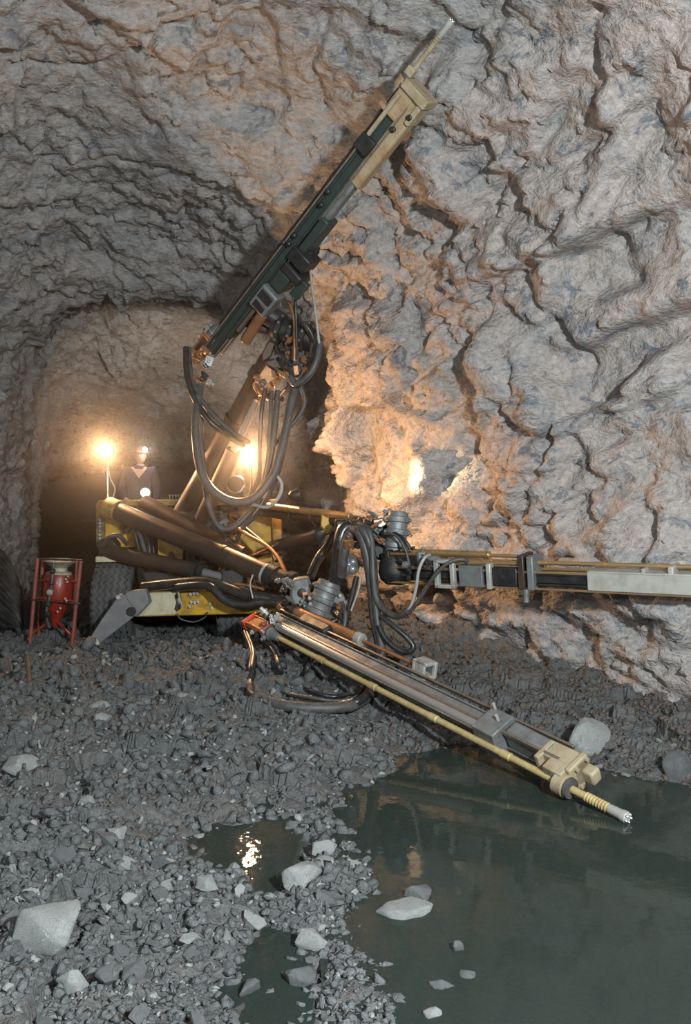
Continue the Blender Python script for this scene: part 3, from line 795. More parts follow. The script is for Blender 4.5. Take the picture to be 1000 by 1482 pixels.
# ---- drill feeds
def feed(A, B, up, label, cfg):
    fr = Fr(A, B, up); L = fr.L
    w = cfg.get('w', 1.0)
    m = MB()
    m.box(fr, .05, L - .1, -.13 * w, -.105 * w, -.11 * w, .11 * w); m.box(fr, .05, L - .1, -.012, .012, -.11 * w, .11 * w)
    m.box(fr, .05, L - .1, -.11 * w, .0, -.045 * w, .045 * w)
    m.box(fr, .05, L - .1, -.10 * w, -.012, -.095 * w, -.080 * w); m.box(fr, .05, L - .1, -.10 * w, -.012, .080 * w, .095 * w)
    f = m.build('drill_feed', cfg['beam'], J, .006, label=label)
    for sv in (-1, 1):
        m = MB(); m.box(fr, .05, L - .15, .012, .035, sv * .115 * w - .018, sv * .115 * w + .018); m.build('guide_rail', cfg.get('rail', 'rail_worn'), f, .004)
        m = MB(); m.box(fr, .05, L - .15, -.152, -.13, sv * .10 * w - .018, sv * .10 * w + .018); m.build('guide_rail', cfg.get('rail', 'rail_worn'), f, .004)
    us, vs = cfg.get('steel_u', .22), cfg.get('steel_v', 0.0)
    # rock drill
    d0 = cfg.get('drill', (0.0, .75)); q_ = cfg.get('ds', 1.0)
    def dbox(a, b_, u0, u1, v0, v1):
        return MB().box(fr, a, b_, us + u0 * q_, us + u1 * q_, vs + v0 * q_, vs + v1 * q_)
    m = dbox(d0[0] + .12, d0[1] - .15, -.13, .085, -.10, .10)
    m.box(fr, d0[0] + .05, d0[0] + .30, us - .10 * q_, us + .11 * q_, vs - .085 * q_, vs + .085 * q_)
    rd = m.build('rock_drill', cfg.get('drifter', 'boom_brown'), f, .02)
    m = MB(); m.lathe(fr.p(d0[1] - .18, us, vs), fr.p(d0[1], us, vs), [(0, .10 * q_), (.12, .10 * q_), (.14, .075 * q_), (.26, .05 * q_)], 18); m.build('drill_nose', 'grey_steel', f)
    dbox(d0[0] - .02, d0[0] + .04, -.14, .12, -.11, .11).build('drill_plate', cfg.get('plate', 'bright_red'), f, .012)
    dbox(d0[1] - .17, d0[1] - .11, -.13, .12, -.12, .12).build('drill_plate', cfg.get('plate2', 'red_pink'), f, .02)
    m = MB(); m.box(fr, d0[0] + .10, d0[1] - .20, .015, max(.03, us - .11 * q_), vs - .12 * q_, vs + .12 * q_); m.build('drill_sled', 'black_iron', f, .01)
    for k, (q, t) in enumerate(((-.105, -.10), (-.105, .10), (.095, -.10), (.095, .10))):
        q *= q_; t *= q_
        m = MB(); m.cyl(fr.p(d0[1] - .11, us + q, vs + t), fr.p(d0[1] - .07, us + q, vs + t), .016, n=6); m.build('bolt', 'light_steel', f)
        m = MB(); m.cyl(fr.p(d0[0] + .05, us + q * .85, vs + t * .9), fr.p(d0[1] - .15, us + q * .85, vs + t * .9), .014, n=8); m.build('tie_rod', 'copper_pipe', f)
    for k in range(3):
        m = MB(); a = fr.p(d0[0] + .18 + .12 * k, us + .08 * q_, vs); m.lathe(a, a + fr.u, [(0, .03), (.04, .03), (.05, .018), (.07, .018)], 10); m.build('hose_fitting', ('light_steel', 'black_iron', 'grey_steel')[k], f)
    # drill steel, coupling and bit
    tip = L + cfg.get('over', .5)
    rs = cfg.get('rs', .027)
    m = MB(); pr = [(0, rs)]
    Ls = tip - d0[1] - .3
    for k in range(1, 5):
        a = Ls * k / 5; pr += [(a, rs), (a + .005, rs * 1.22), (a + .10, rs * 1.22), (a + .105, rs)]
    pr.append((Ls, rs))
    m.lathe(fr.p(d0[1] - .02, us, vs), fr.p(tip, us, vs), pr, 14); m.build('drill_steel', cfg.get('steel', 'drill_rod'), f)
    m = MB(); pr = []
    nb = 8
    for k in range(nb):
        a = .20 * k / nb; pr += [(a, rs * .95), (a + .008, rs * 1.28), (a + .014, rs * 1.28), (a + .020, rs * .95)]
    m.lathe(fr.p(tip - .34, us, vs), fr.p(tip, us, vs), pr + [(.205, rs)], 14); m.build('rod_thread', cfg.get('thread', 'drill_rod'), f)
    m = MB(); m.lathe(fr.p(tip - .14, us, vs), fr.p(tip, us, vs), [(0, rs * 1.05), (.02, rs * 1.25), (.10, rs * 1.3), (.12, rs * 1.55), (.15, rs * 1.5), (.165, rs * .9)], 14); bt = m.build('drill_bit', 'light_steel', f)
    for k in range(5):
        t = k * 2 * math.pi / 5
        c = fr.p(tip + .015, us + math.cos(t) * rs * .95, vs + math.sin(t) * rs * .95)
        m = MB(); m.lathe(c, c + fr.e, [(0, .012), (.012, .011), (.02, .004)], 8); m.build('bit_button', 'chrome', bt)
    # front head plate with centraliser
    hm = cfg.get('head', 'tan')
    m = MB(); m.box(fr, L - .30, L + .0, -.15 * w, .05, -.13 * w, .13 * w); m.box(fr, L - .05, L + .0, -.16 * w, max(.05, us - .05), -.15 * w, .17 * w); m.box(fr, L - .34, L - .29, -.14 * w, .14 * w, -.14 * w, .14 * w)
    m.build('head_plate', hm, f, .012)
    m = MB(); m.lathe(fr.p(L - .10, us, vs), fr.p(L, us, vs), [(0, .05), (.005, .085), (.09, .085), (.10, .07)], 20); ce = m.build('centraliser', hm, f)
    m = MB(); m.lathe(fr.p(L - .01, us, vs), fr.p(L + 1, us, vs), [(0, .065), (.02, .08), (.045, .075), (.05, .03)], 20); m.build('rubber_ring', 'hose_grey', ce)
    for (q, t) in ((-.12, -.11), (-.12, .11), (.04, -.11), (.04, .12)):
        q *= w; t *= w
        m = MB(); m.cyl(fr.p(L - .01, q, t), fr.p(L + .025, q, t), .018, n=6); m.build('bolt', hm, f)
    return fr, f

# lowest feed, pointing at the pool
fr1, f1 = feed(P(392, 899, 9.95), P(840, 1121, 6.5), (-.55, -.55, -.45), 'long drill feed sloping down over the pool',
               dict(beam='grey_steel', rs=.028, over=.50, drill=(-.22, .30), ds=.78, drifter='copper_pipe', w=.74, head='tan', steel_u=.145))
L1 = fr1.L
m = MB(); m.cyl(fr1.p(.28, .06, -.06), fr1.p(L1 * .79, .06, -.06), .043, n=20); m.build('feed_cylinder', 'chrome', f1, label='polished steel feed cylinder')
C1, C2, C3 = P(428, 885, 9.8), P(520, 925, 9.1), P(606, 964, 8.5)
m = MB(); m.cyl(C1, C2, .058, n=18); m.build('extension_cylinder', 'copper_pipe', f1, .008)
d1 = (C2 - C1).normalized()
m = MB(); m.cyl(C2 - d1 * .04, C2 + d1 * .05, .070, n=18); m.build('gland', 'light_steel', f1, .008)
m = MB(); m.cyl(C1 - d1 * .05, C1 + d1 * .03, .068, n=18); m.build('gland', 'black_iron', f1, .008)
m = MB(); m.cyl(C2, C3, .018, n=10); m.build('piston_rod', 'copper_pipe', f1)
fb = Fr(C3, C3 + (C3 - C2), (0, 0, 1))
m = MB(); m.box(fb, 0, .16, .05, .085, -.08, .08); m.box(fb, 0, .16, -.085, -.05, -.08, .08); m.box(fb, -.02, .02, -.085, .085, -.08, .08); m.box(fb, .13, .17, -.085, .085, -.08, -.04); m.box(fb, .02, .14, -.12, .085, .05, .08)
m.build('rod_bracket', 'light_steel', f1, .008, label='pale square bracket')
m = MB(); m.box(fb, .03, .12, -.24, -.085, -.02, .02); m.build('rod_bracket', 'grey_steel', f1, .008)
m = MB(); m.box(fr1, L1 * .775, L1 * .83, -.13, .13, -.125, .125); m.build('clamp_plate', 'grey_steel', f1, .01)
m = MB(); m.box(fr1, L1 * .835, L1 * .94, -.12, .03, -.115, .115, .85); m.build('clamp_plate', 'grey_steel', f1, .03)
for sv in (-.02, .07):
    m = MB(); a = fr1.p(L1 * (.79 + sv * .3), -.10 + sv, -.11); m.cyl(a, a - fr1.v * .07, .014, n=8); m.build('bolt', 'light_steel', f1)
m = MB(); m.box(fr1, .45, .95, -.22, -.10, -.11, .11); m.build('feed_cradle', 'black_iron', f1, .02)
m = MB(); m.box(fr1, L1 - .22, L1 - .04, .03, .15, -.10, -.01); m.build('head_bracket', 'tan', f1, .01)
m = MB(); m.box(fr1, L1 - .04, L1 + .09, -.12, -.02, -.02, .10); m.build('head_bracket', 'tan', f1, .02)

# upper feed, pointing at the roof
fr2, f2 = feed(P(302, 506, 11.0), P(597, 122, 8.75), (-.7, .1, .7), 'raised drill feed pointing up at the roof',
               dict(beam='dark_green', rs=.024, over=.62, drill=(-.15, .30), ds=.75, drifter='boom_brown', plate='copper_pipe', plate2='copper_pipe', head='rusty_tan', steel='boom_brown', steel_u=.075, w=.86, thread='tan'))
L2 = fr2.L
e = fr2.e
near = 1 if fr2.v.y < 0 else -1          # side of the feed that faces the camera
def nb(m, s0, s1, u0, u1, n0, n1, taper=1.0):
    a, b_ = sorted((near * n0, near * n1)); return m.box(fr2, s0, s1, u0, u1, a, b_, taper)
m = MB(); m.cyl(fr2.p(L2, .075, 0), fr2.p(L2 + .40, .075, 0), .027, n=14); m.build('drill_steel', 'tan', f2)
m = MB(); nb(m, L2 * .72, L2 * .99, -.25, -.10, -.08, .10); m.build('front_sheath', 'rusty_tan', f2, .03, label='rust stained cream nose plate')
m = MB(); nb(m, L2 * .58, L2 * .74, -.20, -.10, -.06, .085); m.build('front_sheath', 'grey_steel', f2, .02)
m = MB(); nb(m, L2 * .985, L2 * 1.01, -.28, .04, -.12, .15); nb(m, L2 * .93, L2 * .99, -.26, -.20, -.10, .13); m.build('head_bracket', 'tan', f2, .012)
m = MB(); nb(m, L2 * .985, L2 * 1.03, .04, .13, -.03, .06); m.build('head_bracket', 'tan', f2, .012)
m = MB(); nb(m, L2 * .80, L2 * .845, -.12, .06, .10, .16); m.build('clamp_plate', 'black_iron', f2, .01)
m = MB(); nb(m, L2 * .845, L2 * .97, -.02, .02, .11, .15); m.build('guide_rail', 'tan', f2, .005)
m = MB(); nb(m, L2 * .48, L2 * .60, -.24, -.13, -.12, .12); m.build('feed_cradle', 'dark_green', f2, .02)
m = MB(); nb(m, L2 * .44, L2 * .485, -.36, -.10, -.12, .16); m.build('clamp_plate', 'black_iron', f2, .02)
m = MB(); nb(m, L2 * .40, L2 * .43, -.40, -.13, -.14, .16); m.build('clamp_plate', 'black_iron', f2, .02)
m = MB(); nb(m, L2 * .34, L2 * .40, -.30, -.12, -.12, .14); m.build('feed_cradle', 'dark_green', f2, .02)
m = MB(); nb(m, L2 * .255, L2 * .335, -.34, -.10, .0, .20); cb = m.build('cradle_box', 'grey_steel', f2, .02)
m = MB(); nb(m, L2 * .295, L2 * .325, -.31, -.13, .17, .215); m.build('cradle_slot', 'black_iron', cb, .01)
m = MB(); nb(m, L2 * .262, L2 * .285, -.30, -.14, .17, .212); m.build('cradle_slot', 'black_iron', cb, .01)
m = MB(); nb(m, L2 * .10, L2 * .27, -.16, -.10, -.10, .12); m.build('feed_cradle', 'dark_green', f2, .02)
m = MB(); m.cyl(fr2.p(L2 * .14, -.32, near * .10), fr2.p(L2 * .25, -.28, near * .10), .065, n=16); m.build('swing_motor', 'copper_pipe', f2, .01)
m = MB(); m.cyl(fr2.p(L2 * .16, -.20, near * .18), fr2.p(L2 * .25, -.20, near * .18), .022, n=10); m.build('pipe', 'rail_worn', f2)
m = MB(); nb(m, L2 * .36, L2 * .42, -.48, -.36, .0, .08); m.build('valve', 'dark_green', f2, .01)
for (s_, u_) in ((.47, -.03), (.46, .03), (.62, -.05), (.66, -.02), (.50, -.02), (.90, -.16), (.95, -.22)):
    m = MB(); a = fr2.p(L2 * s_, u_, near * .11); m.lathe(a, a + fr2.v * near, [(0, .03), (.03, .03), (.04, .018)], 8); m.build('bolt', 'black_iron', f2)

# horizontal feed along the right wall
fr3, f3 = feed(P(560, 821, 9.75), P(1030, 838, 7.8), (0, -.12, 1), 'level drill feed lying along the right rock wall',
               dict(beam='black_iron', rs=.022, over=.45, drill=(.05, .60), drifter='black_iron', plate='black_iron', plate2='grey_steel', head='pale_plate', steel='lamplit_rail', rail='lamplit_rail', steel_u=.10, ds=.8, w=.85))
L3 = fr3.L
n3 = 1 if fr3.v.y < 0 else -1
def nb3(m, s0, s1, u0, u1, a, c):
    a, c = sorted((n3 * a, n3 * c)); return m.box(fr3, s0, s1, u0, u1, a, c)
m = MB(); m.cyl(fr3.p(.20, .175, 0), fr3.p(L3 * .37, .165, 0), .038, n=16); m.build('feed_cylinder', 'lamplit_rail', f3, .006)
m = MB(); m.cyl(fr3.p(L3 * .36, .16, 0), fr3.p(L3 * .50, .155, 0), .018, n=12); m.build('piston_rod', 'lamplit_rail', f3)
m = MB(); m.cyl(fr3.p(L3 * .22, .09, n3 * .08), fr3.p(L3 * .48, .10, n3 * .08), .022, n=12); m.build('piston_rod', 'lamplit_rail', f3)
m = MB(); nb3(m, L3 * .475, L3 * .495, -.15, .19, -.12, .14); m.build('clamp_plate', 'boom_brown', f3, .01)
m = MB(); nb3(m, L3 * .505, L3 * .525, -.15, .18, -.13, .15); m.build('clamp_plate', 'grey_steel', f3, .01)
m = MB(); a = fr3.p(L3 * .50, -.14, n3 * .14); m.cyl(a, a - Vector((0, 0, .13)), .03, n=10); m.build('locking_pin', 'grey_steel', f3, .005)
m = MB(); nb3(m, L3 * .20, L3 * .215, -.17, .13, .10, .16); nb3(m, L3 * .255, L3 * .27, -.17, .13, .10, .16); nb3(m, L3 * .20, L3 * .27, .09, .13, .10, .16); nb3(m, L3 * .20, L3 * .27, -.17, -.13, .10, .16); m.build('cradle_box', 'light_steel', f3, .008)
m = MB(); nb3(m, L3 * .28, L3 * .36, -.15, .07, .06, .13); m.build('feed_cradle', 'grey_steel', f3, .012)
m = MB(); nb3(m, L3 * .375, L3 * .39, -.16, .10, .06, .15); m.build('clamp_plate', 'light_steel', f3, .008)
m = MB(); nb3(m, L3 * .39, L3 * .47, -.13, .06, .06, .12); m.build('feed_cradle', 'black_iron', f3, .012)
m = MB(); nb3(m, L3 * .68, L3 * .99, -.13, .05, .095, .125); nb3(m, L3 * .68, L3 * .99, .03, .055, -.1, .125); m.build('front_sheath', 'pale_plate', f3, .008, label='cream front cover plate')
m = MB(); nb3(m, L3 * .83, L3 * .84, .05, .09, .0, .12); m.build('clamp_plate', 'pale_plate', f3, .006)

def gz(x, y): return float(floor_h(np.array([x]), np.array([y]), False)[0])
# ---- hoses of the jumbo (control points: frame pixel and distance)
def hose(pts, r, mat='hose_black', name='hose', parent=J, n=8, wrap=False):
    m = MB()
    rr = r
    if wrap:
        rr = lambda t: r * (1.0 + .10 * (1 if int(t * 60) % 3 == 0 else 0))
    def at(p):
        if p[2] is not None: return P(*p)
        g = PZ(p[0], p[1], .05)
        for _ in range(4): g = PZ(p[0], p[1], gz(g.x, g.y) + r * 1.4)
        return g
    m.tube([at(p) for p in pts], rr, n, 8)
    return m.build(name, mat, parent, smooth=60)
HOSES = [
    # hanging from the raised feed
    ([(269, 503, 10.9), (271, 545, 10.75), (284, 582, 10.65), (306, 612, 10.6), (330, 630, 10.7), (352, 645, 10.9)], .036, 'hose_black'),
    ([(273, 503, 10.95), (277, 545, 10.8), (292, 580, 10.7), (314, 606, 10.65), (340, 628, 10.75), (360, 640, 10.95)], .030, 'hose_grey'),
    ([(289, 560, 10.8), (284, 600, 10.6), (284, 640, 10.5), (292, 685, 10.4), (312, 714, 10.35), (342, 727, 10.3), (370, 719, 10.3), (396, 686, 10.35), (410, 640, 10.4), (420, 590, 10.5), (428, 555, 10.6)], .052, 'hose_grey'),
    ([(297, 585, 10.8), (290, 625, 10.7), (296, 690, 10.6), (302, 730, 10.6), (316, 762, 10.65), (336, 764, 10.65), (358, 745, 10.7), (378, 722, 10.8)], .036, 'hose_grey'),
    ([(398, 684, 10.4), (408, 702, 10.4), (402, 722, 10.4), (386, 734, 10.4), (364, 730, 10.5)], .020, 'hose_pale'),
    ([(384, 562, 10.75), (378, 600, 10.7), (376, 645, 10.7), (374, 690, 10.8), (360, 722, 11.0)], .026, 'hose_black'),
    ([(393, 566, 10.7), (391, 610, 10.6), (388, 655, 10.6), (380, 700, 10.7), (366, 728, 10.9)], .024, 'hose_grey'),
    ([(402, 566, 10.7), (399, 605, 10.6), (393, 655, 10.55), (384, 705, 10.6)], .036, 'hose_grey'),
    ([(423, 560, 10.6), (420, 595, 10.55), (412, 645, 10.5), (400, 690, 10.5), (378, 735, 10.6), (350, 765, 10.7)], .030, 'hose_grey'),
    ([(434, 556, 10.6), (441, 580, 10.6), (434, 600, 10.6), (412, 626, 10.6), (388, 655, 10.7)], .024, 'hose_grey'),
    ([(437, 558, 10.62), (438, 584, 10.65), (424, 612, 10.65), (404, 640, 10.7)], .020, 'hose_black'),
    ([(463, 495, 10.45), (458, 522, 10.4), (446, 544, 10.4), (428, 556, 10.45), (420, 545, 10.5)], .042, 'hose_grey'),
    ([(448, 366, 9.9), (451, 410, 10.1), (457, 455, 10.3), (462, 498, 10.42)], .016, 'hose_pale'),
    ([(418, 436, 10.4), (426, 462, 10.35), (427, 490, 10.4), (426, 522, 10.45)], .022, 'copper_pipe'),
    ([(427, 420, 10.3), (428, 450, 10.3), (429, 485, 10.35), (430, 520, 10.42)], .016, 'hose_black'),
    ([(420, 442, 10.4), (434, 462, 10.35), (448, 478, 10.35), (455, 500, 10.4), (450, 525, 10.5)], .020, 'hose_black'),
    ([(424, 446, 10.45), (440, 470, 10.4), (452, 492, 10.45), (454, 515, 10.5)], .018, 'copper_pipe'),
    ([(400, 500, 10.7), (412, 520, 10.55), (424, 530, 10.5)], .022, 'hose_black'),
    ([(370, 555, 10.9), (378, 570, 10.8), (398, 578, 10.7), (412, 564, 10.7)], .022, 'copper_pipe'),
    # over the front of the carrier
    ([(176, 764, 11.9), (184, 756, 11.75), (194, 768, 11.65), (200, 792, 11.6), (206, 812, 11.55), (222, 846, 11.4)], .036, 'hose_black'),
    ([(180, 770, 11.85), (190, 762, 11.7), (202, 774, 11.6), (210, 800, 11.55), (214, 822, 11.5)], .032, 'hose_grey'),
    ([(183, 752, 11.9), (200, 762, 11.75), (214, 782, 11.65), (218, 812, 11.6)], .022, 'hose_black'),
    ([(150, 790, 11.3), (158, 778, 11.2), (172, 775, 11.25), (184, 788, 11.4)], .030, 'hose_grey'),
    ([(206, 800, 11.5), (204, 830, 11.3), (212, 848, 11.1), (240, 850, 10.95), (280, 846, 10.8)], .05, 'hose_black'),
    ([(206, 850, 10.9), (260, 844, 10.75), (300, 842, 10.6), (330, 852, 10.45), (360, 862, 10.35), (405, 868, 10.3)], .065, 'hose_black'),
    ([(255, 850, 10.72), (300, 848, 10.5), (325, 868, 10.4), (352, 876, 10.35), (400, 868, 10.28), (440, 880, 10.15)], .052, 'hose_black'),
    ([(290, 846, 10.65), (330, 850, 10.45), (372, 866, 10.35), (412, 878, 10.2), (440, 892, 10.1)], .040, 'hose_grey'),
    ([(300, 852, 10.6), (345, 866, 10.42), (395, 874, 10.25), (430, 890, 10.1), (460, 906, 10.0)], .030, 'hose_black'),
    ([(212, 846, 11.05), (232, 843, 11.0), (258, 842, 10.95)], .022, 'copper_pipe'),
    ([(340, 845, 10.55), (362, 848, 10.5), (382, 853, 10.45)], .018, 'copper_pipe'),
    ([(366, 832, 10.3), (362, 846, 10.25), (366, 866, 10.2)], .010, 'hose_pale'),
    ([(262, 842, 10.9), (258, 856, 10.75), (262, 872, 10.7), (264, 880, 10.72)], .010, 'hose_pale'),
    ([(256, 888, 10.78), (262, 896, 10.76), (280, 900, 10.76), (296, 894, 10.74), (300, 886, 10.72)], .010, 'hose_grey'),
    # middle of the carrier
    ([(340, 762, 11.4), (362, 776, 11.2), (386, 790, 11.0), (402, 806, 10.8), (412, 826, 10.6), (418, 838, 10.5)], .024, 'copper_pipe'),
    ([(352, 762, 11.5), (372, 778, 11.3), (392, 794, 11.1), (400, 812, 10.9)], .024, 'hose_black'),
    ([(345, 740, 11.6), (348, 766, 11.5), (340, 795, 11.5), (352, 820, 11.4)], .026, 'hose_black'),
    ([(322, 760, 11.5), (326, 780, 11.4), (334, 800, 11.4), (350, 812, 11.2)], .026, 'hose_black'),
    ([(358, 806, 11.3), (375, 800, 11.2), (392, 792, 11.1), (402, 786, 11.2)], .016, 'copper_pipe'),
    ([(402, 790, 11.2), (394, 796, 11.1), (402, 804, 11.0), (414, 800, 11.1)], .016, 'hose_black'),
    ([(452, 836, 10.2), (462, 812, 10.4), (474, 796, 10.5), (486, 774, 10.4)], .030, 'hose_black'),
    ([(446, 832, 10.2), (458, 806, 10.4), (472, 788, 10.5), (482, 770, 10.4)], .022, 'hose_black'),
    # bundle at the joint of the right-hand boom
    ([(520, 762, 10.0), (500, 764, 10.0), (492, 782, 9.98), (490, 806, 10.0), (486, 832, 10.05), (482, 846, 10.1)], .075, 'hose_black'),
    ([(526, 764, 9.98), (508, 770, 9.92), (500, 790, 9.9), (496, 812, 9.92), (494, 834, 9.98)], .060, 'hose_grey'),
    ([(510, 766, 9.9), (520, 772, 9.8), (530, 800, 9.75), (538, 850, 9.7), (542, 892, 9.65), (549, 930, 9.6), (553, 968, 9.55)], .055, 'hose_grey'),
    ([(514, 762, 9.9), (526, 768, 9.75), (538, 800, 9.7), (542, 850, 9.65), (546, 900, 9.6), (554, 945, 9.55)], .045, 'hose_grey'),
    ([(520, 758, 9.9), (532, 766, 9.75), (538, 786, 9.7), (540, 830, 9.62), (545, 868, 9.6), (560, 886, 9.5), (576, 892, 9.4), (590, 884, 9.3)], .036, 'hose_grey'),
    ([(560, 886, 9.5), (578, 893, 9.4), (594, 878, 9.3), (602, 852, 9.25), (606, 826, 9.2), (614, 808, 9.2), (622, 803, 9.3)], .017, 'hose_pale'),
    ([(576, 892, 9.42), (594, 884, 9.3), (610, 862, 9.2), (630, 832, 9.1), (650, 814, 9.05), (672, 810, 9.05), (680, 822, 9.1)], .022, 'hose_grey'),
    ([(566, 770, 9.75), (582, 778, 9.6), (594, 796, 9.55), (598, 818, 9.5), (600, 830, 9.5)], .020, 'hose_black'),
    ([(556, 772, 9.72), (574, 776, 9.55), (586, 794, 9.5), (592, 816, 9.48), (596, 834, 9.5)], .016, 'hose_grey'),
    ([(540, 838, 9.8), (546, 860, 9.75), (556, 880, 9.7), (560, 892, 9.7)], .026, 'hose_black'),
    ([(552, 892, 9.55), (572, 908, 9.45), (592, 926, 9.4), (598, 938, 9.38), (588, 944, 9.4), (570, 936, 9.45), (556, 922, 9.5), (548, 905, 9.55)], .032, 'hose_black'),
    ([(516, 834, 9.9), (510, 860, 9.9), (504, 884, 9.9), (500, 904, 9.95)], .030, 'hose_black'),
    ([(522, 836, 9.88), (518, 856, 9.85), (508, 884, 9.85)], .012, 'hose_pale'),
    ([(494, 872, 9.9), (500, 890, 9.8), (498, 912, 9.75), (504, 926, 9.7)], .028, 'hose_grey'),
    ([(490, 880, 9.88), (496, 900, 9.8), (508, 912, 9.72)], .022, 'hose_black'),
    ([(470, 906, 9.85), (496, 908, 9.7), (516, 920, 9.6), (530, 940, 9.55), (534, 962, 9.5)], .018, 'hose_grey'),
    ([(474, 910, 9.85), (500, 914, 9.72), (524, 930, 9.6), (546, 950, 9.5), (556, 975, 9.45)], .022, 'hose_black'),
    # down to the ground under the lowest feed
    ([(356, 916, 9.9), (366, 944, 9.5), (364, 968, 9.1), (362, 990, None), (366, 1006, None), (392, 1018, None), (440, 1022, None), (490, 1021, None), (520, 1014, None), (534, 998, None), (530, 975, None)], .046, 'hose_black'),
    ([(360, 925, 9.85), (380, 928, 9.75), (396, 942, 9.5), (404, 965, 9.1), (410, 985, None)], .030, 'hose_black'),
    ([(448, 945, 9.5), (446, 965, 9.2), (430, 984, None), (400, 988, None), (366, 992, None), (350, 998, None)], .026, 'hose_black'),
    ([(372, 990, None), (400, 1000, None), (450, 1010, None), (490, 1014, None), (515, 1008, None), (526, 996, None)], .016, 'hose_grey'),
    ([(410, 986, None), (450, 1000, None), (480, 1008, None), (505, 1004, None)], .022, 'hose_black'),
    ([(352, 915, 9.95), (358, 935, 9.8), (364, 962, 9.65)], .012, 'hose_pale'),
]
for k, (pts, r, mt) in enumerate(HOSES):
    hose(pts, r, mt, 'pipe' if mt == 'copper_pipe' else 'hose')
hose([(370, 1008, None), (410, 1021, None), (460, 1025, None), (505, 1022, None), (530, 1010, None), (540, 994, None)], .05, 'hose_grey', 'hose', J, 10, True)

# hydraulic fittings, valves and unions crowded round the joints
def clutter(x0, y0, x1, y1, d0, d1, n, seed, mats=('black_iron', 'black_iron', 'grey_steel', 'boom_brown', 'copper_pipe')):
    r = random.Random(seed)
    for k in range(n):
        c = P(r.uniform(x0, x1), r.uniform(y0, y1), r.uniform(d0, d1))
        a = Vector((r.uniform(-1, 1), r.uniform(-.5, .5), r.uniform(-1, 1))).normalized()
        m = MB(); mt = r.choice(mats)
        if k % 3 == 0:
            f_ = Fr(c, c + a, (.3, -1, .2)); w_, h_, l_ = r.uniform(.025, .055), r.uniform(.02, .045), r.uniform(.05, .13)
            m.box(f_, -l_ / 2, l_ / 2, -h_, h_, -w_, w_); m.cyl(f_.p(0, h_), f_.p(0, h_ + .03), .018, n=6); m.cyl(f_.p(-l_ / 2, 0), f_.p(-l_ / 2 - .04, 0), .02, n=8)
            m.build('hydraulic_valve', mt, J, .006)
        else:
            l_, q = r.uniform(.06, .15), r.uniform(.016, .034)
            m.lathe(c, c + a, [(0, q * .6), (.008, q), (l_ * .35, q), (l_ * .38, q * 1.35), (l_ * .6, q * 1.35), (l_ * .63, q * .8), (l_, q * .7)], 8)
            m.build('hose_fitting', mt, J)
clutter(394, 478, 446, 548, 10.55, 10.75, 22, 1)
clutter(284, 504, 304, 556, 10.75, 10.95, 14, 2, ('black_iron', 'copper_pipe', 'light_steel', 'black_iron'))
clutter(412, 340, 470, 372, 9.95, 10.15, 10, 3, ('black_iron', 'dark_green', 'light_steel'))
clutter(405, 838, 442, 880, 10.05, 10.2, 14, 4)
clutter(500, 745, 566, 790, 9.85, 10.05, 20, 5)
clutter(480, 856, 506, 900, 9.85, 9.95, 10, 6)
clutter(370, 886, 412, 905, 9.7, 9.85, 9, 7, ('black_iron', 'copper_pipe', 'light_steel'))
clutter(300, 745, 352, 800, 11.5, 11.8, 16, 8)
clutter(590, 812, 650, 838, 9.3, 9.5, 12, 9, ('black_iron', 'grey_steel', 'boom_brown'))
clutter(205, 760, 330, 835, 11.75, 12.0, 16, 10, ('black_iron', 'black_iron', 'boom_brown'))
clutter(372, 545, 405, 575, 10.75, 10.9, 8, 11, ('copper_pipe', 'boom_brown', 'rail_worn'))

# ---- lamps of the jumbo
def point(name, loc, power, color, rad=.06):
    l = bpy.data.lights.new(name, 'POINT'); l.energy = power; l.color = color; l.shadow_soft_size = rad
    o = bpy.data.objects.new(name, l); o.location = loc; COL.objects.link(o); return o
def spot(name, loc, target, power, color, angle, blend=.6):
    l = bpy.data.lights.new(name, 'SPOT'); l.energy = power; l.color = color; l.spot_size = angle; l.spot_blend = blend; l.shadow_soft_size = .05
    o = bpy.data.objects.new(name, l); o.location = loc; COL.objects.link(o)
    o.rotation_euler = (Vector(target) - Vector(loc)).to_track_quat('-Z', 'Y').to_euler(); return o
WARM = (1.0, .56, .27)
def flood(c, r, lens, parent_label, light):
    """round work lamp facing the camera"""
    m = MB(); m.lathe(c + Vector((0, .14, 0)), c - Vector((0, 1, 0)), [(0, r * .4), (.03, r * .85), (.10, r), (.13, r * 1.05), (.135, r)], 22)
    o = m.build('work_lamp', 'black_iron', J, label=parent_label)
    m = MB(); q = c + Vector((0, .03, 0)); m.lathe(q, q - Vector((0, 1, 0)), [(0, r * .92), (.02, r * .9), (.045, r * .65), (.058, r * .25)], 20); m.build('lens', lens, o)
    if light: light(c - Vector((0, .16, 0)))
    return o
LA = P(155, 652, 12.25)
LB = P(362, 660, 12.0)
flood(LA, .085, 'lamp_lens', 'bright round work lamp on a thin mast', lambda q: spot('mast_lamp_light', q, q + Vector((.35, -1, -.05)), 230, WARM, math.radians(165), .5))
lb = flood(LB, .085, 'lamp_lens', 'bright round work lamp on the carrier beside the raised boom', lambda q: spot('carrier_lamp_light', q, q + Vector((1, -.6, .1)), 310, WARM, math.radians(174), .12))
m = MB(); m.cyl(P(155, 660, 12.32), P(156, 726, 12.32), .016, n=8); m.build('lamp_mast', 'rail_worn', J)
hose([(155, 662, 12.3), (159, 690, 12.28), (166, 706, 12.28), (164, 718, 12.3), (160, 726, 12.3)], .010, 'hose_pale', 'lamp_cable')
m = MB(); m.cyl(LB + Vector((0, .1, -.05)), P(362, 728, 12.2), .022, n=8); m.build('lamp_mast', 'black_iron', J)
